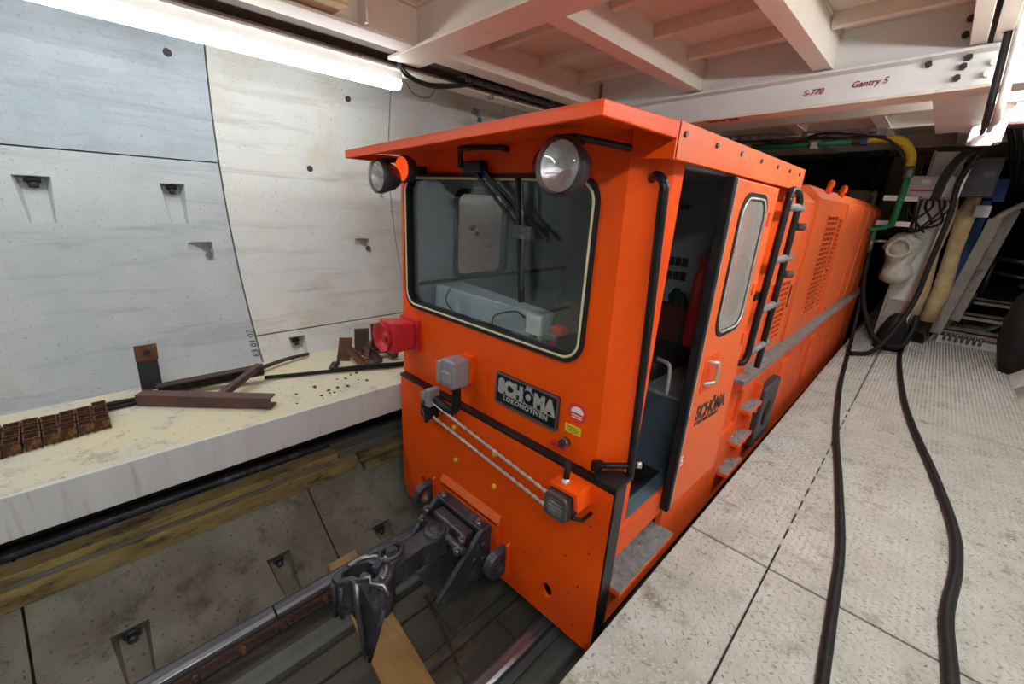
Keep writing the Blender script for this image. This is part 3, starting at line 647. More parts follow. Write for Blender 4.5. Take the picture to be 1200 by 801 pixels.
B().hexa([(-1.59, YP - .32, -.225), (-1.26, YP - .32, -.225), (-1.26, YP - .02, -.215), (-1.59, YP - .02, -.215), (-1.59, YP - .33, -.20), (-1.26, YP - .33, -.20), (-1.26, YP - .02, -.19), (-1.59, YP - .02, -.19)]).build('floor_tie', 'cast_steel', cbo, .004)
B().box(-1.545, -1.29, YP - .155, YP - .085, -.055, .018).build('cushion_block', 'cast_steel', cbo, .012)
B().cyl((-1.60, YP - .185, -.025), (-1.25, YP - .185, -.025), .020, n=14).build('cross_pin', 'cast_steel', cbo)
for x in (-1.575, -1.285):
    for y, z in ((YP - .06, .05), (YP - .17, .012), (YP - .20, -.035)):
        B().cyl((x, y, z - .02), (x, y, z + .015), .019, n=6).cyl((x, y, z + .01), (x, y, z + .028), .010, n=8).build('nut', 'steel', cbo)
for y, z in ((-.07, -.04), (-.07, -.13), (-.13, -.10)):
    B().cyl((-1.24, YP + y, z), (-1.222, YP + y, z), .022, n=6).build('nut', 'cast_steel', cbo)
# draw bar
db = B().prism([(1.125, .0), (1.11, .035), (1.075, .06), (1.03, .058), (.95, .045), (.80, .06), (.74, .075), (.74, -.075), (.80, -.06), (.95, -.045), (1.03, -.058), (1.075, -.06), (1.11, -.035)][::-1], [], (-1.43, 0, -.115), (0, 1, 0), (1, 0, 0), (0, 0, 1), .115).build('draw_bar', 'cast_steel', loco, .010)
B().lathe((-1.43, 1.045, .0), (0, 0, 1), [(.058, -.012), (.058, .012), (.045, .018), (.03, .018), (.03, .026), (.018, .032), (0, .032)], 20).build('pivot_pin', 'cast_steel', db)
B().tube([(-1.43 + .052 * math.cos(a / 16 * 6.283), .80 + .052 * math.sin(a / 16 * 6.283), .035 + .018 * math.sin(a / 16 * 6.283 + 1)) for a in range(16)], .011, 8, closed=True).build('pull_ring', 'cast_steel', db)
B().cyl((-1.43, .80, -.01), (-1.425, .80, .05), .026, n=12).cyl((-1.425, .80, .045), (-1.42, .795, .062), .016, n=8).build('release_pin', 'black_plastic', db)
B().beam((-1.44, .76, .005), (-1.40, .70, .02), .03, .03).build('latch', 'cast_steel', db, .004)
# head: hollow claw casting with a deep throat, and the scalloped pointed guide horn
hd = B().prism([(-1.515, .58), (-1.525, .66), (-1.50, .735), (-1.44, .785), (-1.37, .785), (-1.325, .74), (-1.31, .70), (-1.345, .655), (-1.375, .655), (-1.395, .62), (-1.43, .60), (-1.455, .555), (-1.495, .55)],
               [[(-1.49, .60), (-1.497, .655), (-1.475, .705), (-1.43, .725), (-1.385, .71), (-1.375, .685), (-1.405, .665), (-1.425, .635), (-1.455, .62), (-1.468, .59)]], (0, 0, -.185), (1, 0, 0), (0, 1, 0), (0, 0, 1), .195).build('coupler_head', 'cast_steel', loco, .007)
B().box(-1.50, -1.37, .60, .72, -.182, -.172).build('throat_floor', 'cast_steel', hd)
B().cyl((-1.445, .675, -.175), (-1.445, .675, -.04), .028, n=14).cyl((-1.445, .675, -.045), (-1.44, .67, -.02), .018, n=8).build('knuckle', 'cast_steel', hd)
for x, y in ((-1.520, .60), (-1.507, .565), (-1.475, .548), (-1.447, .565)):
    B().cyl((x, y, -.185), (x, y, -.01), .012, n=8).build('throat_ridge', 'cast_steel', hd)
gv = [(-1.40, .625, .012), (-1.372, .665, .022), (-1.345, .650, .018), (-1.318, .690, .012), (-1.29, .70, -.01), (-1.262, .66, -.06),   # ragged top edge
      (-1.315, .60, -.315), (-1.285, .605, -.32), (-1.385, .615, -.14), (-1.30, .64, -.10)]
B().add(gv, [(0, 1, 9, 8), (1, 2, 9), (2, 3, 9), (3, 4, 9), (4, 5, 9), (8, 9, 6), (9, 5, 7, 6), (0, 8, 1), (1, 8, 4, 2), (4, 8, 7, 5), (8, 6, 7), (2, 4, 3)]).build('guide_horn', 'cast_steel', hd)
B().tube([(-1.405, .618, .012), (-1.385, .605, -.10), (-1.345, .598, -.22), (-1.312, .592, -.325)], .014, 8, rad=[.016, .015, .012, .007]).build('horn_edge', 'steel', hd)
B().tube([(-1.405, .618, .014), (-1.375, .668, .024), (-1.345, .652, .02), (-1.315, .694, .012), (-1.275, .695, -.02)], .012, 8).build('horn_crest', 'steel', hd)
B().tube([(-1.265, .665, -.06), (-1.275, .63, -.2), (-1.29, .60, -.325)], .010, 8).build('horn_edge', 'cast_steel', hd)
B().tube(curve([(-1.505, .63, .012), (-1.505, .69, .014), (-1.47, .745, .014), (-1.41, .76, .014), (-1.36, .735, .014), (-1.345, .70, .014)], 5), .012, 8).build('throat_rim', 'steel', hd)
B().box(-1.44, -1.38, .765, .82, .0, .03).build('head_block', 'steel', hd, .008)
B().beam((-1.50, .72, .01), (-1.47, .86, .01), .03, .04).build('side_arm', 'cast_steel', hd, .006)

# --- chassis side, steps, running board
ch = B().prism([(1.345, .30), (1.345, -.22), (8.15, -.27), (8.15, .60), (2.9, .60), (2.87, .30)], [rrect(1.36, 1.88, .03, .16, .03), circ(5.2, .28, .07, 14), circ(6.3, .25, .06, 14), circ(4.55, .42, .05, 14)], (-.675, 0, 0), (0, 1, 0), (0, 0, 1), (1, 0, 0), .03).build('chassis_side', 'frame_side', loco, .003)
B().box(XL + .02, -.70, 1.4, 8.1, -.24, .28).build('chassis_block', 'dark_steel', loco)
def tread(y0, y1, z, x0=-.66, x1=-.575):
    t = B().box(x0, x1, y0, y1, z - .028, z - .004).build('step', 'frame_side', loco, .002)
    b = B().box(x0 + .002, x1 - .002, y0 + .004, y1 - .004, z - .006, z)
    for i in range(int((y1 - y0) / .045)):
        for j in range(2):
            vs, fs = [], []; lug(vs, fs, x0 + .02 + j * .042, y0 + .03 + i * .045, math.radians(45 if (i + j) % 2 else -45), z - .0005, .020, .008, .005); b.add(vs, fs)
    b.build('step_tread', 'tread', t)
tread(1.37, 1.89, .055, -.72, -.575)
tread(2.68, 2.98, .02); tread(2.78, 3.06, .20); tread(2.88, 3.14, .40); 
for y, z in ((2.68, .02), (2.78, .20), (2.88, .40)):
    B().box(-.66, -.595, y + .25, y + .27, z - .10, z + .12).build('step_riser', 'frame_side', loco)
rb = B().box(-.72, -.600, 2.66, 8.2, .632, .662).build('running_board', 'tread', loco, .003)
B().box(-.715, -.605, 2.67, 8.2, .600, .633).build('board_angle', 'frame_side', rb)
B().box(-.66, -.588, 3.24, 3.66, -.02, .44).build('sand_box', 'black_plastic', loco, .012)
B().lathe((-.59, 3.44, .2), (1, 0, 0), [(0, 0), (.10, 0), (.10, .008), (.07, .014), (0, .014)], 18).build('wheel_cover', 'rubber', loco)
for a, b_ in ((3.8, 4.05), (4.9, 5.1)):
    B().box(-.648, -.63, a, b_, .05, .5).build('chassis_rib', 'frame_side', loco)
# wheels
for y in (2.05, 6.6):
    for x in (-1.90, -.945):
        B().lathe((x, y, -.076), (1, 0, 0), [(0, -.02), (.25, -.02), (.275, 0), (.275, .10), (.31, .105), (.31, .125), (0, .13)] if x < -1.5 else [(0, -.03), (.31, -.03), (.31, -.01), (.275, -.005), (.275, .10), (.25, .11), (0, .11)], 32).build('wheel', 'cast_steel', loco)
# --- engine hood
HX = -.69
hood1 = B().prism([(HX, .66), (HX, 1.70), (HX - .075, 1.765), (-2.0, 1.765), (-2.05, 1.70), (-2.05, .66)], [], (0, 2.92, 0), (1, 0, 0), (0, 0, 1), (0, 1, 0), .90).build('hood_front_section', 'orange_dusty', loco)
hood2 = B().prism([(HX + .015, .66), (HX + .015, 1.735), (HX - .075, 1.82), (-2.0, 1.82), (-2.06, 1.74), (-2.06, .66)], [], (0, 3.84, 0), (1, 0, 0), (0, 0, 1), (0, 1, 0), 4.3).build('hood_main_section', 'orange_dusty', loco)
def grille(y0, y1, z0, z1, x, nz, ny, par):
    boolean_cut(par, B().box(x - .30, x + .05, y0, y1, z0, z1).build('cut', 'orange_dusty'))       # a real opening, dark sheet deep inside
    B().box(x - .29, x - .25, y0 + .005, y1 - .005, z0 + .005, z1 - .005).build('dark_backing', 'dark_steel', par)  # dark sheet puts the shade of the hood interior into colour
    g = B(); dz = (z1 - z0) / nz; dy = (y1 - y0) / ny
    for i in range(nz + 1): g.box(x, x + .008, y0 - .005, y1 + .005, z0 + i * dz - .0055, z0 + i * dz + .0055)
    for j in range(ny + 1): g.box(x + .001, x + .007, y0 + j * dy - .006, y0 + j * dy + .006, z0, z1)
    g.build('grille', 'orange_dusty', par)
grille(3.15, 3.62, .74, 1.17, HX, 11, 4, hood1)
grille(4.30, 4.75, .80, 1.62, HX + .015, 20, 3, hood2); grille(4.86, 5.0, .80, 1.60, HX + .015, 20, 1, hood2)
for y in (5.1, 5.55, 6.15, 6.75, 7.35, 7.95):
    B().box(HX + .012, HX + .022, y, y + .02, .68, 1.73).build('door_seam', 'orange_dusty', hood2)
for y in (5.12, 5.57, 6.17, 6.77, 7.37):
    B().box(HX + .014, HX + .024, y + .03, y + .5, .72, 1.70).build('hood_door', 'orange_dusty', hood2, .004)
B().box(HX - .002, HX + .006, 3.78, 3.80, .68, 1.70).build('door_seam', 'orange_dusty', hood1)
B().box(HX - .002, HX + .006, 3.70, 3.72, .95, 1.12).build('hood_latch', 'rust_dark', hood1)
for y in (4.35, 5.0):      # lifting eyes on the hood
    B().tube(curve([(HX - .05, y, 1.79), (HX - .03, y + .02, 1.86), (HX - .06, y + .14, 1.87), (HX - .07, y + .22, 1.80)], 5), .022, 8).build('hood_handle', 'orange', hood2)
B().tube(curve([(HX - .08, 7.4, 1.80), (HX - .08, 7.5, 1.90), (HX - .10, 7.75, 1.88), (HX - .10, 7.8, 1.80)], 5), .018, 8).build('hood_handle', 'dark_steel', hood2)
B().cyl((HX - .09, 3.0, 1.775), (HX - .06, 3.22, 1.775), .014, n=8).build('hood_latch', 'steel', hood1)
B().box(HX - .12, HX - .10, 3.25, 3.6, 1.76, 1.80).build('hood_hinge', 'orange', hood1)
# --- ladder at the rear of the cab
lad = B().tube(curve([(-.64, 2.48, .82), (-.60, 2.50, .82), (-.59, 2.53, .86), (-.59, 2.54, .97), (-.59, 2.59, 1.60), (-.59, 2.60, 1.68), (-.60, 2.65, 1.725), (-.60, 2.78, 1.725), (-.59, 2.83, 1.68), (-.59, 2.83, 1.6), (-.59, 2.82, 1.0), (-.59, 2.81, .72)], 5), .0185, 8).build('ladder_rail', 'black_paint', loco)
for z, y0, y1 in ((1.645, 2.59, 2.92), (1.375, 2.57, 2.92), (1.11, 2.55, 2.91), (.87, 2.54, 2.90)):
    B().cyl((-.59, y0, z), (-.59, y1, z), .021, n=10).build('rung', 'tread', lad)
    if z > 1.2: B().cyl((-.60, y1 + .02, z - .10), (-.57, y1 + .06, z - .10), .022, n=10).build('stay', 'rust_dark', lad)
B().box(-.66, -.60, 2.46, 2.56, 1.17, 1.21).build('ladder_stay', 'black_paint', lad, .004)

# --- inside the cab
cn = B().hexa([(-1.98, 1.43, .85), (-1.16, 1.42, .85), (-1.16, 1.56, .85), (-1.98, 1.60, .85), (-1.96, 1.44, 1.125), (-1.165, 1.43, 1.125), (-1.165, 1.54, 1.115), (-1.96, 1.62, 1.13)]).build('console', 'console', loco, .008)
B().box(-1.24, -1.155, 1.405, 1.425, 1.03, 1.12).build('console_box', 'white_plastic', cn, .004)
B().tube(curve([(-1.24, 1.40, 1.10), (-1.30, 1.40, 1.115), (-1.42, 1.405, 1.075), (-1.46, 1.41, 1.04), (-1.46, 1.41, .98)], 5), .004, 5).build('console_cable', 'rubber', cn)
B().tube(curve([(-1.80, 1.415, 1.13), (-1.83, 1.41, 1.06), (-1.74, 1.41, 1.0), (-1.60, 1.41, .98)], 5), .004, 5).build('console_cable', 'rubber', cn)
B().box(-1.21, -1.18, 1.40, 1.42, .95, 1.03).box(-1.13, -1.06, 1.40, 1.43, 1.03, 1.06).build('console_bracket', 'steel', cn, .003)
B().box(-1.09, -1.03, 1.40, 1.45, 1.06, 1.10).build('console_knob', 'red_plastic', cn, .008)
B().box(-1.98, -.80, 1.38, 1.66, .83, .855).build('desk_top', 'cab_grey', loco, .004)
B().box(-1.13, -.88, 1.46, 1.70, .85, 1.22).build('desk_cabinet', 'cab_dark', loco, .01)
B().prism(circ(-1.06, .99, .045, 20), [circ(-1.06, .99, .026, 16)], (0, 1.38, 0), (1, 0, 0), (0, 0, 1), (0, 1, 0), .008).build('desk_dial', 'red_plastic', loco)
B().box(-1.98, -.85, 1.40, 1.64, .31, .83).build('desk_base', 'cab_grey', loco)
# seat and bench seen through the door
B().box(-1.35, -.98, 2.25, 2.75, .33, .66).build('seat_base', 'cab_blue', loco, .01)
B().box(-1.32, -.95, 2.22, 2.70, .66, .78).build('seat_cushion', 'cab_dark', loco, .03, 3)
B().box(-1.30, -1.0, 2.66, 2.76, .76, 1.02).build('seat_back', 'seat_red', loco, .03, 3)
B().box(-.95, -.72, 2.10, 2.78, .30, .66).build('tool_locker', 'cab_blue', loco, .006)
B().box(-.955, -.715, 2.09, 2.78, .655, .672).build('locker_lid', 'cab_grey', loco, .004)
for k in range(4):
    for z in (1.25, 1.16):
        B().box(-1.285 + k * .045, -1.25 + k * .045, 2.785, 2.805, z, z + .055).build('switch', 'black_plastic', loco, .003)
for x in (-1.27, -1.16):
    B().cyl((x, 2.80, 1.05), (x, 2.77, 1.05), .035, n=16).build('gauge', 'black_plastic', loco)
B().lathe((-.955, 2.68, .78), (0, 0, 1), [(0, 0), (.05, .0), (.055, .02), (.055, .44), (.03, .50), (.02, .53), (0, .53)], 16).box(-1.0, -.91, 2.66, 2.70, 1.30, 1.34).build('fire_extinguisher', 'red_plastic', loco)
B().tube(curve([(-1.16, 2.76, 1.02), (-1.12, 2.72, 1.10), (-1.05, 2.70, .95), (-1.09, 2.70, .72), (-1.15, 2.7, .8), (-1.09, 2.72, 1.08), (-1.03, 2.70, .9), (-1.10, 2.68, .7), (-1.06, 2.66, .68), (-1.04, 2.68, .9), (-1.08, 2.7, 1.09), (-1.13, 2.68, .85)], 6), .022, 7).build('cable_coil', 'green_cable', loco)
B().tube(curve([(-.80, 1.86, .93), (-.74, 1.84, .93), (-.725, 1.84, .90), (-.725, 1.85, .80), (-.74, 1.86, .77), (-.80, 1.88, .76)], 5), .010, 8).build('inner_grab_handle', 'bright_steel', loco)
B().box(-.73, -.70, 2.10, 2.60, 1.45, 1.75).build('side_box', 'cab_grey', loco)
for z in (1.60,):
    B().box(-1.22, -1.17, 2.78, 2.80, z, z + .03).build('blue_glow_patch', 'blue_chip', loco)  # flat blue patch stands in for a small blue glow
# ================================================================ LEFT OF THE LOCOMOTIVE
led = thing('side_ledge', (-2.6, 4, .30), 'cream painted steel ledge along the left tunnel lining, strewn with rusty iron', 'platform')
B().prism([(-2.17, .44), (-2.17, .478), (-3.02, .48), (-3.0, .44)], [], (0, -1.6, 0), (1, 0, 0), (0, 0, 1), (0, 1, 0), 13).build('deck', 'ledge_top', led)
B().box(-2.178, -2.165, -1.6, 11.4, .298, .479).box(-2.30, -2.17, -1.6, 11.4, .298, .312).build('fascia', 'ledge_face', led, .003, 1)
B().box(-2.62, -2.60, -1.6, 11.4, -.02, .44).build('back_web', 'dark_steel', led)
for y in (-1.2, .0, 1.2, 2.4):
    B().box(-2.6, -2.30, y, y + .02, .30, .44).build('bracket', 'dark_steel', led)
# timbers resting on the invert
t1 = B()
t1.hexa([(-2.53, -1.6, -.165), (-2.40, -1.6, -.175), (-2.40, 1.12, -.175), (-2.53, 1.12, -.165), (-2.53, -1.6, -.06), (-2.385, -1.6, -.07), (-2.385, 1.12, -.07), (-2.53, 1.12, -.06)])
tag(t1.build('timber_beam', 'timber', None, .006), 'long yellowish timber beam lying on the lining under the ledge', 'timber')
tag(B().box(-2.51, -2.415, -1.6, 1.02, -.068, -.012).build('timber_plank', 'timber', None, .005), 'narrow yellowish plank lying on top of the long timber beam', 'plank')
tag(B().box(-2.445, -2.40, -1.6, .95, -.068, -.05).build('grey_batten', 'timber_grey', None, .003), 'thin grey batten along the edge of the plank on the timber beam', 'batten')
tag(B().tube([(-2.56, -1.6, .0), (-2.56, .2, .0), (-2.555, 3.0, .0)], .030, 10).build('grey_pipe', 'cast_steel'), 'dark grey pipe running behind the timber beam under the ledge', 'pipe')
for i, (y0, y1, z, x) in enumerate(((1.14, 2.3, -.07, -2.39), (1.0, 2.2, -.005, -2.415), (1.16, 2.6, -.135, -2.36))):
    tag(B().box(x - .13, x, y0, y1, z - .055, z).build('timber_block', 'timber_grey' if i == 1 else 'timber', None, .005),
        ('yellowish timber block butted against the long beam, beside the locomotive', 'weathered grey timber on top of the blocks beside the locomotive', 'lowest timber block on the lining beside the locomotive')[i], 'timber')
# ---- rails
def rail(xc, label, y0, y1, web='rail_web'):
    r = thing('rail', (xc, y0, -.455), label, 'rail')
    B().prism([(-.042, -.374), (-.036, -.359), (-.018, -.352), (.018, -.352), (.036, -.359), (.042, -.374), (.040, -.390), (-.040, -.390)], [], (xc, y0, 0), (1, 0, 0), (0, 0, 1), (0, 1, 0), y1 - y0).build('rail_head', 'rail_head', r, .002, 1)
    B().prism([(-.034, -.390), (.034, -.390), (.008, -.400), (.008, -.432), (.055, -.446), (.055, -.455), (-.055, -.455), (-.055, -.446), (-.008, -.432), (-.008, -.400)], [], (xc, y0, 0), (1, 0, 0), (0, 0, 1), (0, 1, 0), y1 - y0).build('rail_web', web, r)
    return r
ra = rail(-1.85, 'rusty left running rail ending at the joint, near piece', -1.6, .395)
rb_ = rail(-1.85, 'rusty left running rail passing under the coupler and locomotive', .402, 12)
rc = rail(-.905, 'worn grey right running rail beside the walkway', -1.5, 12, 'bed_grey')
fp = thing('fish_plate', (-1.81, .4, -.44), 'rust red joint plate with four bolts between the left rail pieces', 'joint plate')
B().box(-1.832, -1.802, -.05, .85, -.438, -.398).build('plate', 'rust_red', fp, .004)
for y in (.06, .24, .44, .62):
    B().cyl((-1.81, y, -.418), (-1.782, y, -.418), .017, n=6).cyl((-1.80, y, -.418), (-1.765, y, -.418), .009, n=8).build('bolt', 'rust' if y > .5 or .2 < y < .3 else 'rust_dark', fp)
# ---- timbers across the track
sl_ = B().hexa([(-1.98, .725, -.56), (-.62, .545, -.56), (-.62, .75, -.56), (-1.98, .90, -.56), (-1.98, .725, -.452), (-.62, .545, -.452), (-.62, .75, -.452), (-1.98, .90, -.452)])
slo = tag(sl_.build('wooden_sleeper', 'sleeper_wood', None, .006), 'orange brown wooden sleeper lying across the track under the coupler', 'sleeper')
tag(B().hexa([(-1.97, .70, -.452), (-1.895, .69, -.452), (-1.895, .87, -.452), (-1.97, .88, -.452), (-1.96, .71, -.375), (-1.90, .70, -.375), (-1.90, .86, -.375), (-1.96, .87, -.375)]).build('wood_wedge', 'pale_wood', None, .006), 'pale wooden wedge driven beside the left rail on the sleeper', 'wedge')
tag(B().tube(curve([(-1.50, 1.03, -.47), (-1.27, .98, -.475), (-1.0, .90, -.47), (-.96, .86, -.46)], 5), .007, 6).build('wire_rod', 'rust_dark'), 'thin rusty rod lying on the track bed under the coupler', 'rod')

# ---- rusty iron on the ledge
fr = thing('welded_support', (-2.6, .4, .48), 'rusty welded iron frame with an upright plate lying on the ledge', 'iron frame')
def angle_iron(p, q, w, t, m, name, flip=1):
    p, q = V(p), V(q); d = (q - p).normalized(); s = d.cross(V(0, 0, 1)).normalized() * flip
    b = B(); b.beam(p + V(0, 0, w / 2), q + V(0, 0, w / 2), t, w); b.beam(p + s * w / 2 + V(0, 0, w - t / 2), q + s * w / 2 + V(0, 0, w - t / 2), w, t); b.beam(p + s * w / 2 + V(0, 0, t / 2), q + s * w / 2 + V(0, 0, t / 2), w, t)
    return b.build(name, m, fr, .002, 1)
angle_iron((-2.735, .13, .482), (-2.285, .62, .482), .062, .010, 'rust_red', 'channel_bar', -1)
angle_iron((-2.84, .23, .485), (-2.70, .72, .53), .055, .010, 'rust_dark', 'flat_bar', 1)
B().beam((-2.50, .43, .52), (-2.70, .70, .575), .035, .035).build('cross_bar', 'rust_red', fr, .003)
up = B().hexa([(-2.85, .165, .51), (-2.85, .255, .51), (-2.842, .255, .51), (-2.842, .165, .51), (-2.90, .175, .69), (-2.90, .262, .69), (-2.892, .262, .69), (-2.892, .175, .69)]).build('upright_plate', 'black_paint', fr)
B().hexa([(-2.892, .171, .665), (-2.892, .266, .665), (-2.882, .266, .665), (-2.882, .171, .665), (-2.914, .176, .745), (-2.914, .272, .745), (-2.904, .272, .745), (-2.904, .176, .745)]).build('upright_tip', 'rust', fr)
B().cyl((-2.880, .222, .710), (-2.902, .222, .713), .014, n=12).build('hole_shade_disc', 'dark_steel', fr)  # dark disc painted in place of the shaded open hole
# row of folded brackets
for k in range(7):
    y = -.345 + k * .056; x = -2.60 - k * .008
    h = random.uniform(.055, .068); w = .026; b = B(); t = .005
    for q, x0 in enumerate((x - .10, x - .03, x + .04)):      # three open, zigzag fronted pockets folded from one strip
        o_ = [(x0 + .068, y - w), (x0 + .056, y - w * .45), (x0 + .066, y), (x0 + .054, y + w * .45), (x0 + .068, y + w), (x0, y + w), (x0, y - w)]
        i_ = [(x0 + .060, y - w + t), (x0 + .049, y - w * .45), (x0 + .058, y), (x0 + .047, y + w * .45), (x0 + .060, y + w - t), (x0 + t, y + w - t), (x0 + t, y - w + t)]
        b.prism(o_, [i_], (0, 0, .4805), (1, 0, 0), (0, 1, 0), (0, 0, 1), h - q * .006)
    r = random.uniform(-.1, .1); b.v = [V(p.x + r * (p.y - y), p.y + r * .3 * (p.x - x), p.z) for p in b.v]
    o = tag(b.build('folded_bracket', 'rust'), 'rusty folded sheet iron bracket in the row standing on the ledge', 'bracket', 'row of folded brackets on the ledge')
# heap of plates
heap = [((-2.74, 1.18, .48), (-.04, .05, .15), (.05, .07, .0), 'rust', 'rusty plate standing upright at the near end of the scrap heap'),
        ((-2.80, 1.34, .48), (-.02, .02, .18), (.04, .09, 0), 'rust_dark', 'dark rusty plate standing upright in the middle of the scrap heap'),
        ((-2.79, 1.47, .48), (-.02, .01, .20), (.04, .09, 0), 'rust_dark', 'tall dark rusty plate at the far end of the scrap heap')]
for p, u, v, m, lab in heap:
    p, u, v = V(p), V(u), V(v); n = u.cross(v).normalized() * .006
    tag(B().hexa([p, p + v, p + v + n, p + n, p + u, p + u + v, p + u + v + n, p + u + n]).build('scrap_plate', m), lab, 'scrap plate')
for k, (a, b_, w) in enumerate((((-2.70, 1.16, .49), (-2.62, 1.10, .485), .05), ((-2.72, 1.26, .55), (-2.53, 1.27, .49), .045), ((-2.70, 1.36, .56), (-2.52, 1.38, .495), .05), ((-2.72, 1.42, .58), (-2.56, 1.30, .52), .04), ((-2.68, 1.48, .57), (-2.52, 1.50, .50), .05), ((-2.66, 1.30, .53), (-2.62, 1.52, .52), .05))):
    tag(B().beam(a, b_, w, .010).beam(V(a) + V(0, .02, .012), V(b_) + V(0, .02, .012), .008, .03).build('scrap_bar', 'rust' if k % 2 else 'rust_dark'), 'short rusty iron piece leaning in the scrap heap on the ledge', 'scrap iron', 'iron pieces in the scrap heap')
tag(B().tube(curve([(-2.77, -1.2, .495), (-2.77, -.34, .495), (-2.80, .0, .495), (-2.78, .16, .497)], 6), .015, 8).build('cable', 'hose_rubber'), 'black cable on the ledge behind the row of folded brackets', 'cable')
tag(B().tube(curve([(-2.74, -.40, .492), (-2.75, .0, .492), (-2.755, .14, .492)], 6), .010, 8).build('cable', 'hose_rubber'), 'thin dark cable on the ledge just in front of the thicker black cable', 'cable')
c2 = B().tube(curve([(-2.70, .72, .495), (-2.64, .86, .495), (-2.57, 1.05, .494), (-2.47, 1.28, .495), (-2.38, 1.52, .495), (-2.36, 2.2, .495)], 6), .012, 8)
tag(c2.build('cable', 'hose_rubber'), 'dark cable with a taped joint leading from the iron frame past the scrap heap', 'cable')
tag(B().tube(curve([(-2.56, 1.06, .508), (-2.46, 1.28, .516), (-2.37, 1.52, .512), (-2.35, 2.0, .50)], 6), .009, 8).build('cable', 'hose_rubber'), 'thin black cable lying on the taped cable near the scrap heap', 'cable')
tag(B().tube(curve([(-2.82, .72, .51), (-2.89, .90, .51), (-2.935, 1.07, .50)], 5), .013, 8).build('iron_rod', 'rust_dark'), 'short rusty rod lying on the ledge against the lining', 'rod')
for k in range(26):
    y = random.uniform(.72, 1.2); x = random.uniform(-2.45, -2.25) - (y - .9) * .1; s = random.uniform(.004, .014)
    tag(B().add([(x - s, y, .479), (x, y - s, .479), (x + s * 1.3, y, .479), (x, y + s, .479), (x + s * .2, y, .479 + s * .7)], [(0, 1, 4), (1, 2, 4), (2, 3, 4), (3, 0, 4)]).build('rubble_crumb', 'dark_steel'), 'small black crumb of dirt scattered on the ledge', 'crumb', 'crumbs on the ledge')

# ---- fluorescent lamps
def lamp(x, y0, y1, z, label, wire=False, glow='tube_glow', name='tube_lamp'):
    L = thing(name, (x, y0, z), label, 'lamp', 'fluorescent lamps along the tunnel' if not wire else None)
    B().prism([(-.036, .055), (.036, .055), (.042, .0), (-.042, .0)], [], (x, y0, z), (1, 0, 0), (0, 0, 1), (0, 1, 0), y1 - y0).build('housing', 'white_plastic', L, .003)
    B().prism([(-.034, .004), (-.052, -.012), (-.050, -.030), (-.030, -.050), (.030, -.050), (.050, -.030), (.052, -.012), (.034, .004)], [], (x, y0 + .01, z - .001), (1, 0, 0), (0, 0, 1), (0, 1, 0), y1 - y0 - .02).build('diffuser', glow, L)
    for y in (y0 + .25, y1 - .3):
        B().tube([(x - .01, y, z + .055), (x, y, z + .105), (x + .01, y, z + .055)], .003, 5).build('hanger', 'steel', L)
    return L
lamp(-2.745, .03, 1.72, 2.275, 'long lit fluorescent lamp hung beside the left tunnel lining', True)
cbx = B().tube(curve([(-2.60, 1.62, 2.42), (-2.62, 1.64, 2.36), (-2.66, 1.72, 2.30), (-2.64, 1.90, 2.27), (-2.58, 2.08, 2.30), (-2.55, 2.18, 2.335)], 6), .010, 7)
cbx.tube(curve([(-2.61, 1.60, 2.42), (-2.63, 1.70, 2.31), (-2.65, 1.86, 2.285), (-2.60, 2.02, 2.30), (-2.56, 2.18, 2.335)], 6), .008, 7)
tag(cbx.build('lamp_cable', 'rubber'), 'black twin cable looping from the lit lamp to the slotted rail', 'cable')
tag(B().tube(curve([(-2.72, 1.75, 2.28), (-2.72, 1.82, 2.22), (-2.70, 1.92, 2.215), (-2.67, 1.95, 2.27)], 6), .003, 5).build('thin_wire', 'rubber'), 'thin wire loop hanging off the end of the lit lamp', 'wire')
tag(B().box(-2.345, -2.19, .60, 1.12, 2.386, 2.402).build('plywood_board', 'pale_wood', None, .002), 'weathered plywood board tucked over the beam flange near the lit lamp', 'board')
cr = thing('slotted_rail', (-2.6, 2.2, 2.33), 'dark slotted steel cable rail running above the locomotive roof along the lining', 'cable rail')
B().box(-2.63, -2.56, 2.12, 4.6, 2.365, 2.375).prism([(2.12, 2.335), (4.6, 2.335), (4.6, 2.375), (2.12, 2.375)], [[(2.16 + k * .1, 2.348), (2.20 + k * .1, 2.348), (2.20 + k * .1, 2.362), (2.16 + k * .1, 2.362)] for k in range(24)], (-2.565, 0, 0), (0, 1, 0), (0, 0, 1), (1, 0, 0), .010).build('channel', 'dark_steel', cr)
for y in (2.45, 3.1): B().tube(circle_pts, .004, 5).build('clip', 'steel', cr) if False else B().box(-2.70, -2.66, y, y + .03, 2.30, 2.33).build('clip', 'steel', cr, .004)
# ================================================================ RIGHT: HOSES, GANTRY LEG, STAIRS, CABLES
tag(B().tube(curve([(.13, 1.35, .018), (.109, 1.653, .018), (.085, 2.0, .018), (.045, 2.5, .018), (-.06, 3.2, .018), (-.20, 4.07, .018), (-.33, 5.2, .018), (-.42, 6.3, .018), (-.48, 7.0, .12), (-.55, 7.25, .75), (-.60, 7.3, 1.25)], 8), .021, 10).build('black_hose', 'hose_rubber'), 'black hose running along the walkway and rising to the valve on the gantry leg', 'hose')
tag(B().tube(curve([(.42, 1.3, .020), (.445, 1.7, .020), (.45, 2.0, .020), (.44, 2.35, .020), (.475, 2.75, .020), (.47, 3.15, .020), (.38, 3.8, .020), (.26, 4.5, .020), (.16, 5.24, .020), (.07, 6.3, .020), (.02, 7.3, .022), (.05, 7.5, .2), (.03, 7.5, .35)], 8), .025, 10).build('thick_cable', 'hose_rubber'), 'thick black cable snaking over the walkway to the foot of the gantry leg', 'cable')
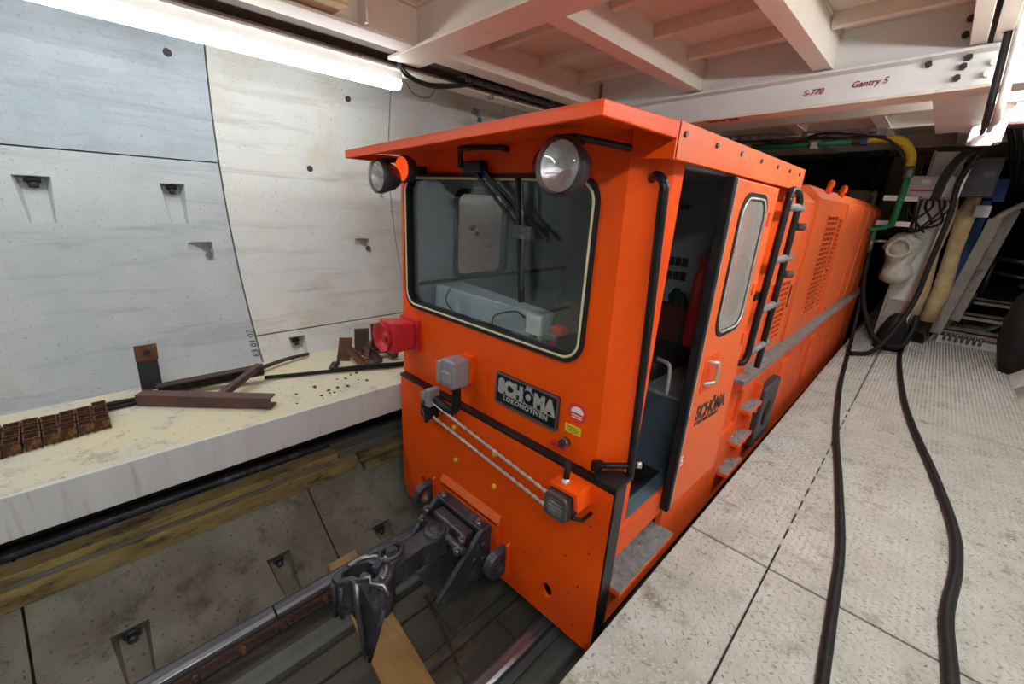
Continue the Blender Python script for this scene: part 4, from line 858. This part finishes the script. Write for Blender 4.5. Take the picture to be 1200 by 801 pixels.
tag(B().tube(curve([(-.60, 7.3, 1.2), (-.57, 7.25, .9), (-.48, 7.2, .55), (-.30, 7.15, .20), (-.12, 7.1, .12), (.02, 7.2, .14), (.06, 7.35, .35), (.05, 7.4, .5)], 7), .030, 9).build('looped_hose', 'hose_rubber'), 'black hose sagging in a loop from the valve across the gantry leg', 'hose')
tag(B().tube(curve([(-.42, 6.6, .03), (-.25, 6.8, .05), (-.13, 7.0, .25), (-.02, 7.15, .7), (.0, 7.2, 1.2), (.02, 7.2, 1.7), (.0, 7.2, 2.1), (.12, 7.2, 2.5)], 7), .028, 9).build('hanging_cable', 'rubber'), 'black cable hanging down in front of the gantry leg onto the walkway', 'cable')

leg = thing('gantry_leg', (-.16, 7.75, 0), 'dirty cream steel gantry leg standing on the walkway behind the hoses', 'leg post')
B().box(-.30, -.03, 7.74, 7.755, 0, 2.45).build('web', 'gantry_white', leg)
B().box(-.315, -.295, 7.62, 7.90, 0, 2.45).build('flange', 'rail_cream', leg, .003, 1); B().box(-.035, -.015, 7.60, 7.90, 0, 2.45).build('flange', 'gantry_white', leg, .003, 1)
B().box(-.36, .03, 7.58, 7.95, 0, .02).build('foot_plate', 'rail_cream', leg, .003, 1)
B().box(-.295, -.035, 7.715, 7.745, .05, .62).build('patch', 'rail_cream', leg)
B().box(-.035, -.012, 7.596, 7.606, .62, .95).build('red_mark', 'red_ink', leg)
tag(B().lathe((-.12, 7.45, 0), (0, 0, 1), [(0, 0), (.16, 0), (.17, .05), (.15, .25), (.09, .42), (.04, .48), (0, .49)], 14).build('rubber_sack', 'rubber'), 'dark grey rubber sack slumped at the foot of the gantry leg', 'sack')
# cloth bundle on the valve
cl = B().lathe((-.30, 7.55, 1.22), (0, 0, 1), [(0, -.38), (.13, -.36), (.17, -.25), (.14, -.12), (.15, .0), (.19, .08), (.18, .18), (.10, .25), (0, .27)], 16)
cl.v = [p + V(.03 * math.sin(p.z * 31 + p.x * 20), .03 * math.cos(p.z * 23 + p.x * 17), .02 * math.sin(p.x * 40)) for p in cl.v]
tag(cl.build('cloth_bundle', 'cloth'), 'dirty white cloth bundle wrapped round the valve on the gantry leg', 'cloth')
tag(B().tube(curve([(-.44, 7.36, 1.30), (-.36, 7.33, 1.40), (-.26, 7.33, 1.38), (-.22, 7.33, 1.28), (-.30, 7.33, 1.20), (-.42, 7.33, 1.22), (-.43, 7.32, 1.33), (-.33, 7.32, 1.42), (-.22, 7.34, 1.36)], 6), .016, 7).build('rope_coil', 'cloth'), 'grey rope coil tied over the cloth bundle', 'rope')
gp = thing('green_pipe', (-1.6, 7.3, 2.5), 'green pipe under the gantry deck turning down to a valve beside the leg', 'pipe')
B().tube([(-2.6, 7.3, 2.505), (-1.05, 7.3, 2.555)], .042, 12).build('pipe_run', 'green_paint', gp)
B().tube(curve([(-1.05, 7.3, 2.555), (-.80, 7.3, 2.575), (-.62, 7.3, 2.53), (-.50, 7.3, 2.38), (-.47, 7.3, 2.2)], 6), .050, 12).build('yellow_elbow_hose', 'yellow_hose', gp)
B().tube([(-.47, 7.3, 2.22), (-.46, 7.3, 1.9), (-.47, 7.3, 1.55)], .036, 12).tube([(-.47, 7.3, 1.56), (-.62, 7.2, 1.52)], .026, 10).build('pipe_drop', 'green_paint', gp)
B().cyl((-.47, 7.3, 2.25), (-.47, 7.3, 2.12), .055, n=8).cyl((-1.1, 7.3, 2.553), (-1.0, 7.3, 2.557), .055, n=8).build('coupling', 'steel', gp)
B().beam((-.655, 7.0, 1.50), (-.50, 7.2, 1.53), .03, .03).cyl((-.62, 7.27, 1.55), (-.62, 7.27, 1.38), .032, n=10).build('valve_lever', 'green_paint', gp, .004)
B().cyl((-.62, 7.3, 1.42), (-.61, 7.3, 1.22), .030, n=10).cyl((-.62, 7.3, 1.36), (-.46, 7.32, 1.37), .02, n=8).build('hose_nipple', 'steel', gp)
B().box(-1.55, -1.48, 7.24, 7.36, 2.47, 2.62).build('pipe_clip', 'white_plastic', gp); B().box(-1.02, -.95, 7.22, 7.36, 2.5, 2.66).build('pipe_clip', 'blue_chip', gp)
for z in (1.885, 1.585):
    tag(B().box(-.63, -.30, 7.30, 7.36, z - .03, z + .03).build('white_bracket', 'white_plastic', None, .004), 'upper white bracket arm holding the green pipe' if z > 1.7 else 'lower white bracket arm holding the green pipe', 'bracket')
for k, (x, y) in enumerate(((-2.3, 6.0), (-1.4, 6.0))):
    tr = thing('cable_tray', (x, y, 2.40), 'perforated steel cable tray under the deck, %s' % ('above the cab roof' if k == 0 else 'above the green pipe'), 'cable tray')
    B().prism([(x, 2.42), (x + .75, 2.42), (x + .75, 2.50), (x, 2.50)], [[(x + .06 + j * .11, 2.445), (x + .12 + j * .11, 2.445), (x + .12 + j * .11, 2.475), (x + .06 + j * .11, 2.475)] for j in range(6)], (0, y, 0), (1, 0, 0), (0, 0, 1), (0, 1, 0), .01).box(x, x + .75, y, y + .12, 2.42, 2.43).build('tray', 'steel', tr)
tag(B().tube(curve([(-1.7, 5.9, 2.38), (-1.45, 5.9, 2.37), (-1.2, 5.9, 2.45), (-.9, 5.9, 2.43), (-.6, 5.9, 2.36), (-.45, 6.2, 2.2)], 6), .013, 7).build('tray_cable', 'rubber'), 'black cable drooping below the cable trays', 'cable')
# cabinets
gc = thing('grey_cabinet', (-.25, 7.4, 1.9), 'light grey electrical cabinet with a red stripe on the gantry leg', 'cabinet')
B().box(-.46, -.035, 7.40, 7.60, 1.915, 2.15).build('case', 'grey_light', gc, .006)
B().box(-.41, -.14, 7.396, 7.402, 1.975, 1.995).build('red_stripe', 'red_plastic', gc)
B().box(-.33, -.25, 7.396, 7.402, 2.06, 2.11).build('label_plate', 'white_label', gc)
for k in range(8): B().cyl((-.43 + k * .052, 7.45, 1.92), (-.43 + k * .052, 7.45, 1.885), .013, n=8).build('cable_gland', 'gantry_cream', gc)
for k in range(9):
    x = -.42 + k * .05; r = random.uniform
    tag(B().tube(curve([(x, 7.45, 1.89), (x + r(-.05, .05), 7.40, 1.78), (x + r(-.12, .12), 7.36 + r(-.02, .03), 1.62), (-.24 + r(-.10, .10), 7.40, 1.50)], 5), .013, 6).build('cabinet_cable', 'rubber'), 'thin black cable hanging in a tangle under the light grey cabinet', 'cable', 'cables under the grey cabinet')
dc = thing('dark_cabinet', (.15, 7.3, 1.9), 'dark grey electrical cabinet with a black window beside the light grey one', 'cabinet')
B().box(.045, .30, 7.36, 7.58, 1.93, 2.345).build('case', 'grey_panel', dc, .008)
B().box(.17, .26, 7.352, 7.362, 2.13, 2.20).build('display', 'black_paint', dc)
B().box(.045, .30, 7.355, 7.362, 1.99, 1.998).build('door_gap', 'black_paint', dc)
for k in range(5):
    x = .05 + k * .02
    tag(B().tube(curve([(-.02 + k * .016, 7.15, 2.42 - k * .01), (-.10 + k * .014, 7.1, 2.30), (-.16 + k * .014, 7.08, 2.10), (-.18 + k * .014, 7.10, 1.86)], 6), .018, 7).build('bundle_cable', 'hose_rubber' if k % 2 else 'grey_panel'), 'black cable in the bundle draped over the light grey cabinet', 'cable', 'cable bundle over the grey cabinet')
post = B().box(-.035, -.005, 7.30, 7.34, 1.2, 2.35)
post.v = [p + V((p.z - 1.2) * .06, 0, 0) for p in post.v]
tag(post.build('white_upright', 'white_plastic'), 'narrow white upright between the light grey and dark grey cabinets', 'upright')
# foam rolls and blue frame behind
for k, (x, m, w) in enumerate(((-.0, 'foam', .085), (.185, 'foam', .09))):
    f = B().lathe((x, 8.1, .35), (0, 0, 1), [(0, 0), (w, 0), (w * 1.1, .4), (w * .9, .9), (w * 1.05, 1.4), (w * .8, 1.62), (0, 1.64)], 12)
    f.v = [p + V(.02 * math.sin(p.z * 9 + k), .02 * math.cos(p.z * 12), 0) for p in f.v]
    tag(f.build('foam_roll', m), 'yellowish foam roll standing behind the gantry leg' if k == 0 else 'thicker foam roll next to the blue frame', 'foam roll')
tag(B().box(.30, .40, 9.2, 9.35, 0, 2.0).box(.30, .50, 9.2, 9.35, 1.96, 2.25).build('blue_frame', 'blue_paint', None, .004), 'blue steel frame post behind the stair handrail', 'frame')
tag(B().box(.22, .36, 7.9, 8.02, 1.72, 1.86).build('junction_box', 'grey_light', None, .01), 'small white junction box on the blue frame post', 'box')
tag(B().add([(-.02, 8.3, 0), (.22, 8.2, 0), (.24, 8.5, 0), (.0, 8.5, 0), (.08, 8.36, .14), (.18, 8.4, .12)], [(0, 1, 5, 4), (1, 2, 5), (2, 3, 4, 5), (3, 0, 4), (0, 3, 2, 1)]).build('rubber_mat', 'rubber'), 'crumpled dark mat on the walkway beside the stair', 'mat')
# stair
sr = thing('steel_stair', (.6, 9, 0), 'worn cream steel stair of three treads leading up beside the walkway', 'stair')
for k, (x0, y0, z) in enumerate(((.30, 8.80, .18), (.48, 9.25, .36), (.64, 9.75, .54))):
    B().box(x0, 1.05, y0, y0 + .28, z - .03, z).box(x0, 1.05, y0, y0 + .025, z - .07, z).build('tread', 'rail_cream', sr, .004)
st1 = B().prism([(8.55, 0), (8.80, 0), (10.0, .50), (10.0, .62), (9.85, .62)], [], (.27, 0, 0), (0, 1, 0), (0, 0, 1), (1, 0, 0), .03); st1.v = [p + V((p.y - 8.6) * .26, 0, 0) for p in st1.v]
st1.build('stringer', 'rail_cream', sr)
B().box(.98, 1.02, 8.55, 8.75, 0, .20).build('stringer', 'rail_cream', sr)
B().box(.35, 1.0, 8.62, 8.66, .0, .10).build('bottom_plate', 'ledge_face', sr)
for k in range(7): B().cyl((.42 + k * .06, 8.60, .05), (.42 + k * .06, 8.60, .16), .018, n=8).build('roller', 'steel', sr)
hl = thing('stair_handrail', (.3, 8.8, 0), 'greyish cream handrail posts of the steel stair', 'handrail')
B().beam((.31, 8.7, .10), (.47, 8.72, 1.72), .13, .055, (0, 1, 0)).build('post', 'rail_cream', hl, .008)
B().beam((.46, 9.0, .28), (.62, 9.02, 1.85), .13, .055, (0, 1, 0)).build('post', 'rail_cream', hl, .008)
B().tube(curve([(.44, 8.72, 1.55), (.47, 8.74, 1.70), (.54, 8.75, 1.80), (.72, 8.78, 1.95), (1.0, 8.8, 2.15)], 6), .040, 10).build('hand_rail', 'rail_cream', hl)
B().beam((.36, 8.75, .85), (.56, 9.02, 1.05), .05, .05).build('brace', 'rail_cream', hl)
up_ = tag(B().box(.62, 1.35, 9.9, 13.4, .50, .55).build('upper_landing', 'steel'), 'bare metal checker plate landing above the stair', 'landing')
lr = thing('landing_rail', (.9, 10.5, .55), 'bent grey tube rail on the landing above the stair', 'rail')
B().tube(curve([(.70, 10.3, 1.15), (.95, 10.0, 1.15), (1.12, 10.2, 1.12), (1.15, 11.5, 1.1)], 6), .035, 8).tube(curve([(.70, 10.5, .95), (1.0, 10.1, .92), (1.18, 10.3, .9), (1.2, 11.5, .9)], 6), .03, 8).tube([(.72, 10.3, .55), (.72, 10.3, 1.15)], .03, 8).build('tube_rail', 'steel', lr)
bl = B().lathe((.99, 7.5, .0), (-.06, 0, 1), [(0, 0), (.08, .0), (.12, .10), (.17, .35), (.17, .65), (.13, .88), (.07, .98), (0, 1.0)], 20)
tag(bl.build('black_bag', 'rubber'), 'bulging black rubber bag standing at the right edge of the walkway', 'bag')
# upper right clutter
tag(B().box(-.05, .17, 6.0, 6.2, 2.33, 2.50).box(-.02, .12, 5.98, 6.0, 2.30, 2.34).build('white_lamp_box', 'white_plastic', None, .012), 'white plastic box hung under the deck beside the cable bundle', 'box')
tag(B().tube(curve([(.0, 3.22, 2.60), (.02, 3.22, 2.45), (.036, 3.22, 2.28), (.048, 3.24, 2.14), (.055, 3.6, 2.14), (.06, 4.6, 2.28), (.07, 5.98, 2.42)], 7), .018, 9).build('white_hose', 'white_plastic'), 'white hose curving down past the end of the lettered beam', 'hose')
tag(B().tube(curve([(-.036, 3.235, 2.60), (-.016, 3.235, 2.45), (.0, 3.235, 2.28), (.014, 3.255, 2.13), (.02, 3.6, 2.12), (.025, 4.6, 2.26), (.03, 5.98, 2.40)], 7), .015, 9).build('black_hose', 'rubber'), 'black hose alongside the white hose at the end of the lettered beam', 'hose')
for k in range(6):
    x = .30 + k * .06
    tag(B().tube(curve([(x - .1, 6.6, 2.55), (x + .02, 7.5, 2.45), (x + .12, 8.3, 2.30 - k * .05), (x + .25, 9.2, 2.15 - k * .05), (x + .3, 10.5, 2.1 - k * .05)], 6), .026, 7).build('wall_cable', 'rubber'), 'thick black cable on the right lining beyond the dark grey cabinet', 'cable', 'cables on the right lining')
tag(B().box(.05, .30, 6.2, 6.45, 2.50, 2.74).build('red_unit', 'rust_red', None, .02), 'dark red machine unit high above the cabinets', 'unit')
# black corrugated duct and brown wrapping behind the locomotive
dt = thing('corrugated_duct', (-1.4, 9.2, 2.2), 'black corrugated duct across the tunnel behind the locomotive', 'duct')
prof = []
for k in range(41): prof += [(.20, k * .05), (.22, k * .05 + .012), (.22, k * .05 + .025), (.20, k * .05 + .038)]
B().lathe((-2.85, 9.3, 2.30), (1, 0, .03), prof, 20).build('hose_wall', 'hose_rubber', dt)
for x, z0, z1, w, lab in ((-2.2, 1.5, 2.10, .62, 'brown wrapped bale under the duct behind the locomotive'), (-1.5, 1.5, 2.14, .62, 'yellowish wrapped bale under the duct next to the brown one'), (-.84, 1.55, 2.60, .38, 'tall brown wrapped bundle right of the duct')):
    b = B().box(x, x + w, 9.2, 9.7, 1.535, min(z1, 2.07) if w > .5 else z1)
    tag(b.build('wrapped_bale', 'brown_wrap' if 'yellow' not in lab else 'foam', None, .06, 3), lab, 'bale')
tag(B().box(-2.6, -.5, 9.25, 9.75, 1.40, 1.54).build('bale_shelf', 'dark_steel'), 'dark steel shelf carrying the wrapped bales behind the locomotive', 'shelf')
B_ = B().box(-2.6, -2.5, 9.4, 9.5, 0, 1.42)
tag(B().tube(curve([(-.9, 9.05, 2.62), (-.95, 9.0, 2.35), (-.98, 9.0, 2.12), (-.92, 9.0, 2.05)], 5), .03, 8).build('black_strap', 'rubber'), 'black strap hanging between the duct and the tall bundle', 'strap')
# the lamp whose glare shows at the right edge of the photograph, and the next ones of the two rows, outside the picture
lamp(.235, 4.9, 6.3, 2.62, 'lit fluorescent lamp under the deck over the walkway, beyond the lettered beam', glow='tube_glow_walkway')
lamp(.48, 1.9, 3.2, 2.37, 'lit fluorescent lamp over the walkway abreast of the cab', glow='tube_glow_walkway', name='tube_lamp_cab_offscreen')
lamp(.48, -1.1, .3, 2.37, 'lit fluorescent lamp over the walkway before the cab front', glow='tube_glow_walkway', name='tube_lamp_front_offscreen')
lamp(-2.745, -1.55, -.05, 2.275, 'lit fluorescent lamp on the left lining next in the row', name='tube_lamp_left_offscreen')
